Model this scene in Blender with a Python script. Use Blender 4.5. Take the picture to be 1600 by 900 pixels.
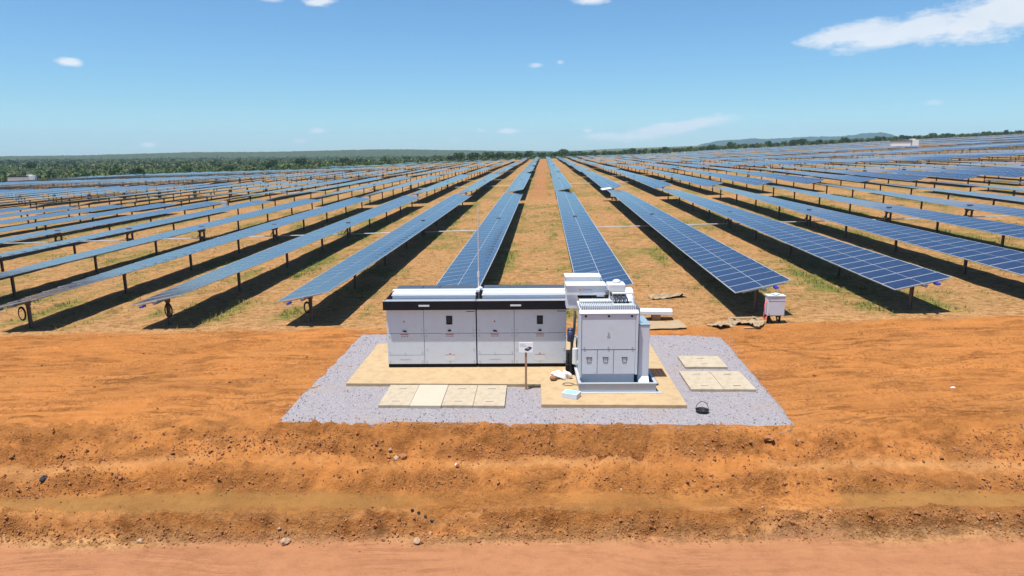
import bpy, math, random
import numpy as np
from mathutils import Vector, Matrix, Euler
random.seed(7); RNG = np.random.default_rng(11)
R = math.radians
SC = bpy.context.scene
for o in list(bpy.data.objects): bpy.data.objects.remove(o)

# ------------------------------------------------------------------ camera
CAMH = 6.15
F = 1080.0
_roll, _pitch, _yaw = R(.4), math.atan(213.5 / F), math.atan(50 / F)
fw = Vector((-math.sin(_yaw) * math.cos(_pitch), math.cos(_yaw) * math.cos(_pitch), -math.sin(_pitch)))
rt = Vector((math.cos(_yaw), math.sin(_yaw), 0)); up = rt.cross(fw)
CR = rt * math.cos(_roll) - up * math.sin(_roll); CU = up * math.cos(_roll) + rt * math.sin(_roll)
cam_d = bpy.data.cameras.new('camera'); cam = bpy.data.objects.new('camera', cam_d); SC.collection.objects.link(cam)
m = Matrix((CR, CU, -fw)).transposed().to_4x4(); m.translation = Vector((0, 0, CAMH)); cam.matrix_world = m
cam_d.sensor_width = 36; cam_d.lens = 36 * F / 1600; cam_d.clip_start = .1; cam_d.clip_end = 20000
SC.camera = cam

# ------------------------------------------------------------------ light, sky, exposure
SUN_TO = Vector((-.19, -.17, 1)).normalized()
SUN_STRENGTH, SKY_STRENGTH, EXPOSURE = 5.0, .076, .52
sun_d = bpy.data.lights.new('sun', 'SUN'); sun_d.energy = SUN_STRENGTH; sun_d.angle = R(.53); sun_d.color = (1, .955, .88)
sun = bpy.data.objects.new('sun', sun_d); SC.collection.objects.link(sun)
sun.rotation_euler = SUN_TO.to_track_quat('Z', 'Y').to_euler(); sun.location = (0, 0, 60)
SC.cycles.use_adaptive_sampling = True; SC.cycles.adaptive_threshold = .012; SC.cycles.time_limit = 900
SC.cycles.use_denoising = True; SC.cycles.max_bounces = 6; SC.cycles.diffuse_bounces = 3; SC.cycles.glossy_bounces = 3
SC.view_settings.view_transform = 'Standard'; SC.view_settings.look = 'None'
SC.view_settings.gamma = 1; SC.view_settings.exposure = EXPOSURE; SC.view_settings.use_curve_mapping = False

class NT:
    def __init__(s, tree): s.t = tree; tree.nodes.clear()
    def n(s, typ, ins=None, **kw):
        nd = s.t.nodes.new(typ)
        for k, v in kw.items(): setattr(nd, k, v)
        for k, v in (ins or {}).items():
            sk = nd.inputs[k]
            if hasattr(v, 'bl_idname') and hasattr(v, 'outputs'): v = v.outputs[0]
            if isinstance(v, bpy.types.NodeSocket): s.t.links.new(v, sk)
            else: sk.default_value = v
        return nd
    def math(s, op, a, b=0.0, c=0.0, clamp=False):
        nd = s.t.nodes.new('ShaderNodeMath'); nd.operation = op; nd.use_clamp = clamp
        for i, v in enumerate((a, b, c)):
            if isinstance(v, bpy.types.NodeSocket): s.t.links.new(v, nd.inputs[i])
            elif hasattr(v, 'outputs'): s.t.links.new(v.outputs[0], nd.inputs[i])
            else: nd.inputs[i].default_value = v
        return nd.outputs[0]
    def mix(s, fac, a, b, blend='MIX'):
        nd = s.t.nodes.new('ShaderNodeMix'); nd.data_type = 'RGBA'; nd.blend_type = blend
        for i, v in ((0, fac), (6, a), (7, b)):
            if isinstance(v, bpy.types.NodeSocket): s.t.links.new(v, nd.inputs[i])
            else: nd.inputs[i].default_value = v if i == 0 else (tuple(v) + (1,))[:4]
        return nd.outputs[2]
    def ramp(s, fac, stops):
        nd = s.t.nodes.new('ShaderNodeValToRGB'); s.t.links.new(fac, nd.inputs[0])
        e = nd.color_ramp.elements
        while len(e) < len(stops): e.new(.5)
        for el, (p, c) in zip(e, stops): el.position = p; el.color = (tuple(c) + (1,))[:4] if hasattr(c, '__len__') else (c, c, c, 1)
        return nd.outputs[0]

W = bpy.data.worlds.new('World'); SC.world = W; W.use_nodes = True
w = NT(W.node_tree)
sky = w.n('ShaderNodeTexSky'); sky.sky_type = 'NISHITA'; sky.sun_disc = False
sky.sun_elevation = math.asin(SUN_TO.z); sky.sun_rotation = math.atan2(SUN_TO.x, SUN_TO.y) % (2 * math.pi)
sky.altitude = 300; sky.air_density = 1.0; sky.dust_density = .35; sky.ozone_density = 1.6
tc = w.n('ShaderNodeTexCoord'); sp = w.n('ShaderNodeSeparateXYZ', {0: tc.outputs['Generated']})
az = w.math('ARCTAN2', sp.outputs[0], sp.outputs[1]); el = w.math('ARCSINE', sp.outputs[2])
cv = w.n('ShaderNodeCombineXYZ', {0: w.math('MULTIPLY', az, 1.0), 1: w.math('MULTIPLY', el, 2.6), 2: 0.3})
nz1 = w.n('ShaderNodeTexNoise', {'Vector': cv, 'Scale': 9.0, 'Detail': 8.0, 'Roughness': .62})
nz2 = w.n('ShaderNodeTexNoise', {'Vector': cv, 'Scale': 45.0, 'Detail': 6.0, 'Roughness': .6})
nmix = w.math('ADD', w.math('MULTIPLY', w.math('SUBTRACT', nz1.outputs[0], .5), 1.6), w.math('MULTIPLY', w.math('SUBTRACT', nz2.outputs[0], .5), 1.1))
# clouds: bearing, elevation, half width, half height (radians), tilt, density
def cdir(px, py):
    d = fw + CR * ((px - 800) / F) - CU * ((py - 450) / F); d.normalize()
    return math.atan2(d.x, d.y), math.asin(d.z)
clouds = [(1345, 50, 82, 16, .10, .9), (1440, 42, 105, 20, .17, .95), (1565, 18, 125, 32, .15, 1.0), (1400, 65, 80, 8, .12, .6),
          (107, 97, 17, 6, 0, 1.0), (500, 2, 30, 9, .05, 1.0), (930, -2, 34, 8, 0, 1.0), (838, 102, 14, 5, .1, .7), (875, 97, 9, 5, 0, .7),
          (232, 226, 12, 5, 0, .8), (497, 204, 16, 6, 0, .8), (468, 220, 11, 4, 0, .5), (793, 205, 19, 5, 0, .9), (751, 204, 7, 4, 0, .5),
          (918, 204, 9, 4, 0, .8), (1055, 200, 90, 12, .14, .8), (945, 213, 42, 7, 0, .65), (1460, 160, 14, 5, 0, .45), (425, -1, 22, 5, 0, .6), (712, 219, 12, 3, 0, .4)]
dens = None
for (px, py, a, b, tilt, dn) in clouds:
    a0, e0 = cdir(px, py)
    big = min(1.0, b / 20 + .35)
    dx = w.math('SUBTRACT', az, a0); dy = w.math('SUBTRACT', el, e0)
    ct, st = math.cos(tilt), math.sin(tilt)
    u_ = w.math('ADD', w.math('MULTIPLY', dx, ct / (a / F)), w.math('MULTIPLY', dy, st / (a / F)))
    v_ = w.math('ADD', w.math('MULTIPLY', dy, ct / (b / F)), w.math('MULTIPLY', dx, -st / (b / F)))
    r_ = w.math('SQRT', w.math('ADD', w.math('MULTIPLY', u_, u_), w.math('MULTIPLY', v_, v_)))
    q = w.math('ADD', w.math('SUBTRACT', 1.0, r_), w.math('MULTIPLY', nmix, .95))
    q = w.math('MULTIPLY', w.math('MULTIPLY', q, 1.5 if big < .8 else 2.0, clamp=True), dn * .92)
    dens = q if dens is None else w.math('MAXIMUM', dens, q)
dens = w.math('MULTIPLY', dens, 1.0, clamp=True)
skyc = w.mix(1.0, sky.outputs[0], (.70, 1.03, 1.27), 'MULTIPLY')
lowt = w.mix(w.math('MULTIPLY', w.math('SUBTRACT', .07, el), 12.0, clamp=True), (1.0, 1.0, 1.0), (1.16, 1.10, 1.22))
skyc = w.mix(1.0, skyc, lowt, 'MULTIPLY')
cloudcol = w.mix(nz1.outputs[0], (6.8, 7.4, 8.2), (8.8, 9.1, 9.6))
col = w.mix(dens, skyc, cloudcol)
bg = w.n('ShaderNodeBackground', {'Color': col, 'Strength': SKY_STRENGTH})
w.n('ShaderNodeOutputWorld', {'Surface': bg})

# ------------------------------------------------------------------ noise and terrain
def _hash(ix, iy, seed):
    h = (ix.astype(np.int64) * 374761393 + iy.astype(np.int64) * 668265263 + seed * 974634777) & 0xffffffff
    h = ((h ^ (h >> 13)) * 1274126177) & 0xffffffff
    return ((h ^ (h >> 16)) & 0xffff) / 65535.0
def vn(x, y, seed=0):
    x0 = np.floor(x); y0 = np.floor(y); fx = x - x0; fy = y - y0
    fx = fx * fx * (3 - 2 * fx); fy = fy * fy * (3 - 2 * fy)
    a, b, c, d = _hash(x0, y0, seed), _hash(x0 + 1, y0, seed), _hash(x0, y0 + 1, seed), _hash(x0 + 1, y0 + 1, seed)
    return (a * (1 - fx) + b * fx) * (1 - fy) + (c * (1 - fx) + d * fx) * fy
def fbm(x, y, seed=0, oct=4, lac=2.03, g=.5):
    s = 0; a = 1; t = 0
    for i in range(oct):
        s = s + a * vn(x, y, seed + i * 17); t += a; x = x * lac + 5.3; y = y * lac + 1.7; a *= g
    return s / t - .5
def sstep(a, b, x):
    t = np.clip((x - a) / (b - a), 0, 1); return t * t * (3 - 2 * t)
PROF_Y = [-60, 11.9, 12.3, 12.58, 12.7, 13.22, 13.5, 14.05, 14.45, 14.75, 15.05]
PROF_Z = [-1.25, -1.25, -1.2, -.84, -.84, -.78, -.5, -.44, -.3, -.06, 0]
def terr(X, Y):
    X = np.asarray(X, float); Y = np.asarray(Y, float)
    b = np.interp(Y, [-50, 24, 76.5, 79, 131, 185, 240, 400, 500, 900, 6000], [0, 0, .56, .74, 1.12, 1.28, 1.5, 1.6, 1.5, .3, 0])
    Xc = np.clip(X, -190, 420)
    s = .0255 * Xc + .019 * np.clip(Xc - 70, 0, None)
    pad = (1 - sstep(6.5, 12, np.abs(X))) * sstep(12, 14.5, Y) * (1 - sstep(21.5, 25, Y))
    far = sstep(85, 140, Y) * .75
    return b + s * (1 - pad) + far * fbm(X / 70, Y / 55, 3, 2)
def prof(X, Y):
    Yw = Y + .42 * fbm(X / 1.9, Y / 3, 21, 4) * 2 * (1 - sstep(14.4, 15.2, Y)) + .10 * fbm(X / .5, Y / .7, 22, 2)
    right = sstep(5.5, 9, X)
    z = np.interp(Yw, PROF_Y, PROF_Z)
    soft = np.interp(Yw, [-60, 11.9, 12.2, 12.5, 12.8, 13.2, 13.8, 14.8, 15.6], [-1.25, -1.25, -1.15, -.92, -.88, -.75, -.52, -.18, 0])
    return z * (1 - .7 * right) + soft * .7 * right
def detail(X, Y):
    rough = sstep(12.0, 12.5, Y) * (1 - sstep(15.0, 15.6, Y))
    ditch = sstep(12.62, 12.72, Y) * (1 - sstep(13.1, 13.25, Y))
    n1 = fbm(X / .42, Y / .34, 31, 4); n2 = fbm(X / 1.3, Y / .9, 41, 3)
    clod = np.clip(.10 - np.abs(fbm(X / .30, Y / .22, 51, 4)), 0, 1) * 1.4 + np.clip(fbm(X / .16, Y / .16, 54, 3) - .02, 0, 1) * sstep(.0, .16, fbm(X / 1.6, Y / 1.1, 61, 2))
    z = rough * (1 - .75 * ditch) * (.17 * n1 + .20 * n2 + .45 * clod)
    # scoops cut by the digger's bucket in the upper bank
    bank = sstep(14.0, 14.3, Y) * (1 - sstep(14.75, 15.0, Y)) * (1 - sstep(6, 9, X)) * sstep(-6, -3, X)
    z = z - bank * .24 * np.abs(np.sin(X * 3.3 + 2.2 * fbm(X / 2, Y * 0, 71, 2))) ** .6 * sstep(-.2, .15, fbm(X / 1.7, Y / 8, 72, 2))
    # dozer tracks
    tz = sstep(15.0, 15.7, Y) * (1 - sstep(22.8, 23.8, Y)) * sstep(5.9, 6.8, np.abs(X))
    curve = Y + .02 * (np.abs(X) - 12) ** 2 * .5 + .5 * fbm(X / 4, Y / 3, 81, 2)
    trk = -1.6 * np.exp(-4 * np.sin(curve * np.pi / .42) ** 2) + .4 * sstep(-.05, .12, fbm(X / 5, Y / 1.2, 82, 2))
    z = z + tz * (.055 * trk + .08 * fbm(X / 1.5, Y / .5, 83, 4) + .07 * fbm(X / .3, Y / .22, 84, 3))
    # low ridge where the graded strip meets the rows
    rid = np.exp(-((Y - (23.6 + .8 * fbm(X / 5, Y * 0, 91, 2))) / .28) ** 2) * sstep(6.3, 7.5, np.abs(X))
    z = z + rid * .10 * (1 + 2 * fbm(X / 1.0, Y / .5, 92, 2))
    fld = sstep(23.5, 25, Y) * (1 - sstep(60, 80, Y))
    z = z + fld * (.10 * fbm(X / 1.4, Y / 1.1, 95, 4))
    road = 1 - sstep(11.6, 12.1, Y)
    z = z + road * (.02 * fbm(X / 2.5, Y / .4, 97, 3) + .012 * fbm(X / .3, Y / .3, 98, 2))
    flat = (1 - sstep(5.9, 6.4, np.abs(X))) * sstep(14.95, 15.1, Y) * (1 - sstep(22.8, 23.3, Y))
    return z * (1 - flat) - flat * .03
def ground_z(X, Y):
    return terr(X, Y) + prof(X, Y) + detail(X, Y)
def gz(x, y): return float(ground_z(np.array([float(x)]), np.array([float(y)]))[0])
def tz(x, y): return float(terr(x, y))
BX = [-170, -150, -120, -100, -72, -50, -15, 0, 60, 130, 420]; BYM = [215, 228, 245, 258, 318, 362, 385, 400, 425, 460, 500]
def field_end(X): return np.interp(X, BX, BYM)

# ------------------------------------------------------------------ helpers
def principled(name, col=(.5, .5, .5), rough=.6, metal=0.0, spec=.5):
    mt = bpy.data.materials.new(name); mt.use_nodes = True; t = NT(mt.node_tree)
    b = t.n('ShaderNodeBsdfPrincipled', {'Base Color': tuple(col) + (1,), 'Roughness': rough, 'Metallic': metal, 'Specular IOR Level': spec})
    t.n('ShaderNodeOutputMaterial', {'Surface': b})
    return mt, t, b
def painted(name, col, rough=.5, metal=0.0, var=.12, scale=3.0, bump=0.0, bscale=60, dirt=None, grime=.0, spec=.5):
    mt, t, b = principled(name, col, rough, metal, spec)
    tc = t.n('ShaderNodeTexCoord')
    n = t.n('ShaderNodeTexNoise', {'Vector': tc.outputs['Object'], 'Scale': scale, 'Detail': 6.0, 'Roughness': .65})
    lo = tuple(c * (1 - var) for c in col); hi = tuple(min(1, c * (1 + var)) for c in col)
    c = t.mix(n.outputs[0], lo, hi)
    if dirt:
        n2 = t.n('ShaderNodeTexNoise', {'Vector': tc.outputs['Object'], 'Scale': scale * 2.7, 'Detail': 8.0, 'Roughness': .7})
        c = t.mix(t.ramp(n2.outputs[0], [(.46, 0.0), (.66, grime)]), c, dirt)
    t.t.links.new(c, b.inputs['Base Color'])
    if bump:
        n3 = t.n('ShaderNodeTexNoise', {'Vector': tc.outputs['Object'], 'Scale': bscale, 'Detail': 4.0})
        bp = t.n('ShaderNodeBump', {'Height': n3.outputs[0], 'Strength': .6, 'Distance': bump}); t.t.links.new(bp.outputs[0], b.inputs['Normal'])
    return mt
M = {}
SOIL = (.42, .17, .06)
M['cab'] = painted('cabinet_paint', (.57, .62, .68), .38, var=.04, scale=1.2, dirt=(.5, .36, .24), grime=.16)
M['cab2'] = painted('transformer_paint', (.55, .61, .67), .38, var=.05, scale=1.5, dirt=(.5, .36, .24), grime=.16)
M['white'] = painted('white_paint', (.62, .65, .68), .4, var=.04, dirt=(.6, .5, .4), grime=.25)
M['alu'] = painted('aluminium', (.72, .74, .76), .35, .55, var=.06, scale=8)
M['black'] = painted('black_paint', (.010, .010, .013), .6, var=.2, spec=.2)
M['rubber'] = painted('black_rubber', (.012, .012, .012), .6, var=.2)
M['darkroof'] = painted('dark_roof', (.055, .065, .085), .45, var=.15)
M['seam'] = painted('seam_dark', (.11, .12, .14), .6)
M['galv'] = painted('galvanised_steel', (.23, .235, .25), .5, .6, var=.2, scale=12)
M['post'] = painted('weathered_post_steel', (.13, .115, .11), .6, .35, var=.3, scale=8, dirt=(.25, .12, .06), grime=.6)
M['bluegrey'] = painted('blue_grey_paint', (.22, .31, .38), .45, var=.06)
M['greytray'] = painted('tray_paint', (.36, .39, .43), .45, var=.1, dirt=(.5, .36, .24), grime=.5)
M['concrete'] = painted('pad_concrete', (.42, .30, .165), .85, var=.10, scale=1.3, bump=.004, dirt=(.30, .18, .085), grime=.55)
M['padside'] = painted('pad_edge_concrete', (.27, .185, .085), .9, var=.22, scale=5, bump=.01, bscale=25, dirt=(.25, .18, .1), grime=.6)
M['lid'] = painted('lid_concrete', (.41, .345, .25), .85, var=.10, scale=2.2, bump=.003, dirt=(.30, .21, .13), grime=.6)
M['red'] = painted('red_print', (.42, .12, .11), .5)
M['grey'] = painted('grey_print', (.35, .36, .38), .5)
M['orange'] = painted('orange_print', (.75, .2, .04), .5)
M['pink'] = painted('pink_cable', (.75, .1, .16), .5)
M['blue'] = painted('blue_plastic', (.03, .06, .45), .4)
M['navy'] = painted('navy_paint', (.02, .03, .09), .35)
M['lightblue'] = painted('light_blue_card', (.28, .62, .80), .5)
M['wood'] = painted('raw_wood', (.36, .2, .11), .8, var=.25, scale=14)
M['card'] = painted('cardboard', (.33, .24, .145), .85, var=.15, scale=3, dirt=(.4, .25, .13), grime=.5)
M['bag'] = painted('thin_plastic', (.75, .68, .62), .35, var=.15, scale=8)
M['brown'] = painted('brown_matter', (.26, .12, .05), .8)
M['stone'] = painted('pale_stone', (.38, .24, .15), .85, var=.25, scale=9, bump=.01, bscale=20)
M['redstone'] = painted('clod_soil', (.31, .125, .042), .95, var=.35, scale=7, bump=.01, bscale=30)
M['darkstone'] = painted('dark_stone', (.02, .02, .024), .5, var=.4, scale=12)
M['cable'] = painted('grey_cable', (.2, .17, .15), .6)
M['station'] = painted('station_white', (.8, .78, .76), .5)

def link(o): SC.collection.objects.link(o)
def thing(name, label, cat, loc=(0, 0, 0), rz=0, group=None):
    o = bpy.data.objects.new(name, None); link(o); o.empty_display_size = .2
    o.location = loc; o.rotation_euler = (0, 0, rz); o['label'] = label; o['category'] = cat
    if group: o['group'] = group
    return o
def tag(o, label=None, cat=None, group=None, kind=None):
    for k, v in (('label', label), ('category', cat), ('group', group), ('kind', kind)):
        if v: o[k] = v
    return o
def copy_tree(o, parent=None):
    c = o.copy(); link(c); c.parent = parent
    for ch in o.children: copy_tree(ch, c)
    return c
class MB:
    def __init__(s): s.v = []; s.f = []; s.m = []
    def add(s, vs, fs, m=0, mat=None):
        b = len(s.v)
        s.v += [tuple(mat @ Vector(v)) if mat is not None else tuple(v) for v in vs]
        s.f += [tuple(i + b for i in f) for f in fs]; s.m += [m] * len(fs); return s
    def box(s, x0, y0, z0, x1, y1, z1, m=0, mat=None):
        vs = [(x0, y0, z0), (x1, y0, z0), (x1, y1, z0), (x0, y1, z0), (x0, y0, z1), (x1, y0, z1), (x1, y1, z1), (x0, y1, z1)]
        return s.add(vs, [(0, 3, 2, 1), (4, 5, 6, 7), (0, 1, 5, 4), (1, 2, 6, 5), (2, 3, 7, 6), (3, 0, 4, 7)], m, mat)
    def prism(s, pts, x0, x1, m=0, mat=None):   # pts (y, z) outline, extruded along x
        n = len(pts); vs = [(x0, y, z) for y, z in pts] + [(x1, y, z) for y, z in pts]
        fs = [tuple(range(n))[::-1], tuple(range(n, 2 * n))] + [(i, (i + 1) % n, n + (i + 1) % n, n + i) for i in range(n)]
        return s.add(vs, fs, m, mat)
    def tube(s, pts, r, n=8, m=0, mat=None, closed=False):
        P = [Vector(p) for p in pts]; rs = r if hasattr(r, '__len__') else [r] * len(P); vs = []; fs = []
        ref = Vector((0, 0, 1))
        for i, p in enumerate(P):
            a = P[(i - 1) % len(P)] if (closed or i) else p; b = P[(i + 1) % len(P)] if (closed or i < len(P) - 1) else p
            t = (b - a).normalized(); k = ref if abs(t.dot(ref)) < .95 else Vector((0, 1, 0))
            u = t.cross(k).normalized(); v = u.cross(t)
            for j in range(n):
                an = 2 * math.pi * j / n; vs.append(p + (u * math.cos(an) + v * math.sin(an)) * rs[i])
        L = len(P)
        for i in range(L if closed else L - 1):
            for j in range(n):
                i2 = (i + 1) % L; fs.append((i * n + j, i * n + (j + 1) % n, i2 * n + (j + 1) % n, i2 * n + j))
        if not closed: fs += [tuple(range(n))[::-1], tuple(range((L - 1) * n, L * n))]
        return s.add(vs, fs, m, mat)
    def blob(s, c, r, seed=0, amp=.25, m=0, sub=2):
        import bmesh
        bm = bmesh.new(); bmesh.ops.create_icosphere(bm, subdivisions=sub, radius=1)
        rr = random.Random(seed); ph = [rr.uniform(0, 6) for _ in range(6)]
        vs = []
        for v in bm.verts:
            k = 1 + amp * (math.sin(v.co.x * 3 + ph[0]) * math.cos(v.co.y * 4 + ph[1]) + .6 * math.sin(v.co.z * 5 + ph[2] + v.co.x * 4))
            vs.append((c[0] + v.co.x * r[0] * k, c[1] + v.co.y * r[1] * k, c[2] + v.co.z * r[2] * k))
        fs = [tuple(v.index for v in f.verts) for f in bm.faces]; bm.free()
        return s.add(vs, fs, m)
    def mesh(s, name, mats, smooth=False):
        me = bpy.data.meshes.new(name); me.from_pydata(s.v, [], s.f)
        for mt in (mats if isinstance(mats, (list, tuple)) else [mats]): me.materials.append(mt)
        me.polygons.foreach_set('material_index', s.m)
        if smooth: me.polygons.foreach_set('use_smooth', [True] * len(s.f))
        me.update(); return me
    def build(s, name, mats, parent=None, bevel=0, smooth=False, loc=None):
        o = bpy.data.objects.new(name, s.mesh(name, mats, smooth)); link(o); o.parent = parent
        if loc: o.location = loc
        if bevel:
            bv = o.modifiers.new('edge', 'BEVEL'); bv.width = bevel; bv.segments = 2; bv.limit_method = 'ANGLE'
        return o
def grid_mesh(name, xs, ys, zf, mat, attrs=None, hole=None):
    X, Y = np.meshgrid(xs, ys); Z = zf(X, Y); nx, ny = len(xs), len(ys)
    me = bpy.data.meshes.new(name); me.vertices.add(nx * ny)
    me.vertices.foreach_set('co', np.stack([X, Y, Z], -1).reshape(-1).astype(np.float32))
    i = np.arange(ny - 1)[:, None] * nx + np.arange(nx - 1)[None, :]
    q = np.stack([i, i + 1, i + nx + 1, i + nx], -1).reshape(-1, 4)
    me.loops.add(q.size); me.polygons.add(len(q))
    me.loops.foreach_set('vertex_index', q.reshape(-1).astype(np.int32))
    me.polygons.foreach_set('loop_start', (np.arange(len(q)) * 4).astype(np.int32))
    me.polygons.foreach_set('use_smooth', np.ones(len(q), bool))
    me.materials.append(mat)
    for k, fn in (attrs or {}).items():
        a = me.attributes.new(k, 'FLOAT', 'POINT'); a.data.foreach_set('value', fn(X, Y).reshape(-1).astype(np.float32))
    me.update(calc_edges=True); me.validate()
    o = bpy.data.objects.new(name, me); link(o); return o

# ------------------------------------------------------------------ ground
def spaced(segs):
    out = [segs[0][0]]
    for a, b, s0, s1 in segs:
        x = a
        while x < b - 1e-6:
            k = (x - a) / (b - a); x = min(b, x + s0 * (1 - k) + s1 * k); out.append(x)
    return np.array(out)
xs_r = spaced([(0, 11, .055, .07), (11, 20, .07, .14), (20, 60, .14, 1.2), (60, 400, 1.2, 9), (400, 4200, 12, 300)])
xs = np.concatenate([-xs_r[::-1][:-1], xs_r])
ys = np.concatenate([[-400, -100, -30, 0, 4], spaced([(7.5, 16, .045, .05), (16, 24.5, .055, .07), (24.5, 60, .08, .7), (60, 500, .8, 6), (500, 4200, 9, 200)])])
ROW0_ = -3.29
def a_veg(X, Y):
    return np.clip(_veg(X, Y) * sstep(-.2, .12, fbm(X / 1.3, Y / .9, 177, 4)) * 1.3, 0, 1)
def _veg(X, Y):   # grass and weeds between the rows
    n = fbm(X / 3.0, Y / 4.0, 101, 4) + .5 * fbm(X / .5, Y / .4, 111, 3)
    rowx = np.abs(((X + 3.29 - .9) / 5.57 + .5) % 1 - .5)
    v = sstep(-.12, .22, n + .10 - .2 * rowx)
    v = v * sstep(24.5, 31, Y)
    for b in range(9):      # bare strips between the blocks
        v = v * (1 - .9 * np.exp(-((Y - (77.6 + 54 * b)) / 1.6) ** 4))
    aisle = np.exp(-((X + .45) / 1.3) ** 4) * sstep(78, 84, Y)
    return v * (1 - .8 * aisle)
def a_plain(X, Y):
    return sstep(0, 10, Y - field_end(X)) + (1 - sstep(0, 10, Y - field_end(X))) * sstep(168, 178, -X)
def a_clear(X, Y):
    band = np.exp(-((Y + .25 * X - 560) / 85) ** 2) + .8 * np.exp(-((Y + .2 * X - 900) / 60) ** 2)
    return np.clip(band, 0, 1) * sstep(-.08, .1, fbm(X / 90, Y / 40, 121, 3))
def a_road(X, Y): return 1 - sstep(11.9, 12.35, Y + .45 * fbm(X / 1.7, Y / 2, 131, 3))
def a_ochre(X, Y):
    Yw = Y + .16 * fbm(X / 1.2, Y / 2, 22, 3)
    return sstep(12.62, 12.72, Yw) * (1 - sstep(13.1, 13.25, Yw)) * (1 - sstep(9, 14, X) * .6) * sstep(-.35, -.05, fbm(X / 2.5, Y / 4, 133, 2))
def a_dark(X, Y):       # darker soil colour on the cut faces of the banks
    lo = sstep(12.15, 12.35, Y) * (1 - sstep(12.55, 12.66, Y)); hi = sstep(13.95, 14.2, Y) * (1 - sstep(14.7, 15.0, Y))
    mid = sstep(13.15, 13.3, Y) * (1 - sstep(13.45, 13.7, Y))
    n = sstep(-.12, .14, fbm(X / 1.0, Y / .55, 141, 4))
    return np.clip(lo * (.55 + .4 * n) + hi * n * .9 * (1 - .6 * sstep(5, 8, -X - 0)) + mid * .5 * n, 0, 1)
def a_lush(X, Y):      # greener weeds along the drip line beside each row
    d = np.abs(((X - ROW0_ + .0) / 5.57 + .5) % 1 - .5) * 5.57
    return np.exp(-((d - 1.35) / .55) ** 2) * sstep(-.02, .14, fbm(X / 2.0, Y / 4.5, 181, 4)) * sstep(24.2, 26, Y) * (1 - sstep(150, 220, Y))
def a_track(X, Y): return a_grade(X, Y) * sstep(14.7, 15.5, Y)
def a_ledge(X, Y):     # compacted pale ledges: halfway down the bank and on the lip above the road
    w1 = Y + .35 * fbm(X / 2.5, Y * 0, 191, 3)
    return np.clip(np.exp(-((w1 - 13.82) / .17) ** 2) * sstep(-.25, .05, fbm(X / 2.2, Y / 1.5, 192, 3)) + np.exp(-((w1 - 12.66) / .05) ** 2) * .8, 0, 1)
def a_rough(X, Y):
    r = sstep(12.05, 12.3, Y) * (1 - sstep(14.9, 15.3, Y)) * (1 - .85 * a_ochre(X, Y)) * (1 - .75 * np.exp(-((Y - 13.75) / .25) ** 2))
    return np.clip(r * sstep(-.12, .12, fbm(X / .9, Y / .5, 171, 4)) + .45 * a_grade(X, Y) * sstep(-.1, .2, fbm(X / 3, Y / .9, 172, 3)) + .3 * sstep(24, 26, Y), 0, 1)
def a_grade(X, Y): return sstep(12.3, 12.6, Y) * (1 - sstep(-.35, .35, Y - 23.6 - 1.2 * fbm(X / 3.5, Y / 3.5, 151, 3) - .02 * np.abs(X)))
def a_red(X, Y):
    aisle = np.exp(-((X + .45) / 1.4) ** 4) * sstep(76, 86, Y)
    return np.clip(aisle + sstep(.08, .2, fbm(X / 45, Y / 30, 161, 3)) * sstep(95, 125, Y), 0, 1)
gm, t, b = principled('soil', (.5, .3, .1), .95, spec=.15)
tc = t.n('ShaderNodeTexCoord'); P = tc.outputs['Object']
def noise(scale, detail=6.0, rough=.6, vec=None): return t.n('ShaderNodeTexNoise', {'Vector': vec or P, 'Scale': scale, 'Detail': detail, 'Roughness': rough}).outputs[0]
def attr(nm): return t.n('ShaderNodeAttribute', attribute_name=nm).outputs['Fac']
str_ = t.n('ShaderNodeMapping', {'Vector': P, 'Scale': (.25, 1.6, 1)}).outputs[0]
nA, nB, nC, nD = noise(.35), noise(2.2, 8.0, .65), noise(14, 5.0, .7), noise(1.4, 6.0, .6, str_)
mott = t.n('ShaderNodeTexNoise', {'Vector': t.n('ShaderNodeMapping', {'Vector': P, 'Scale': (.7, 1.0, 1)}).outputs[0], 'Scale': 4.2, 'Detail': 9.0, 'Roughness': .74}).outputs[0]
field = t.mix(nB, (.40, .205, .08), (.62, .37, .17))
field = t.mix(t.ramp(nC, [(.45, 0.0), (.60, .7)]), field, (.26, .125, .04))
grade = t.mix(nD, (.47, .180, .046), (.62, .262, .075))
grade = t.mix(t.ramp(nA, [(.4, 0.0), (.65, .6)]), grade, (.43, .19, .06))
grade = t.mix(t.math('MULTIPLY', t.ramp(nC, [(.48, 0.0), (.60, .7)]), t.ramp(nD, [(.4, .1), (.6, 1.0)])), grade, (.20, .068, .018))
c = t.mix(attr('grade'), field, grade)
c = t.mix(t.math('MULTIPLY', attr('red'), t.ramp(nB, [(.3, .2), (.6, .8)])), c, (.42, .175, .075))
dry = t.mix(nC, (.40, .235, .09), (.17, .115, .035)); green = t.mix(nC, (.10, .135, .02), (.19, .19, .04))
vg = t.mix(t.ramp(noise(.22, 4.0), [(.40, 0.0), (.56, 1.0)]), dry, green)
c = t.mix(t.math('MULTIPLY', attr('veg'), t.ramp(nC, [(.40, .1), (.55, .95)])), c, vg)
c = t.mix(t.math('MULTIPLY', attr('lush'), t.ramp(nC, [(.35, .2), (.55, 1.0)])), c, t.mix(nB, (.09, .14, .018), (.20, .20, .045)))
c = t.mix(t.math('MULTIPLY', attr('dark'), t.ramp(nB, [(.35, .35), (.6, 1.0)])), c, t.mix(mott, (.26, .092, .024), (.56, .23, .065)))
c = t.mix(t.math('MULTIPLY', attr('ledge'), .75), c, t.mix(nD, (.56, .27, .10), (.64, .33, .13)))
c = t.mix(t.math('MULTIPLY', attr('ochre'), .9), c, t.mix(nD, (.36, .165, .042), (.36, .20, .07)))
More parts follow.
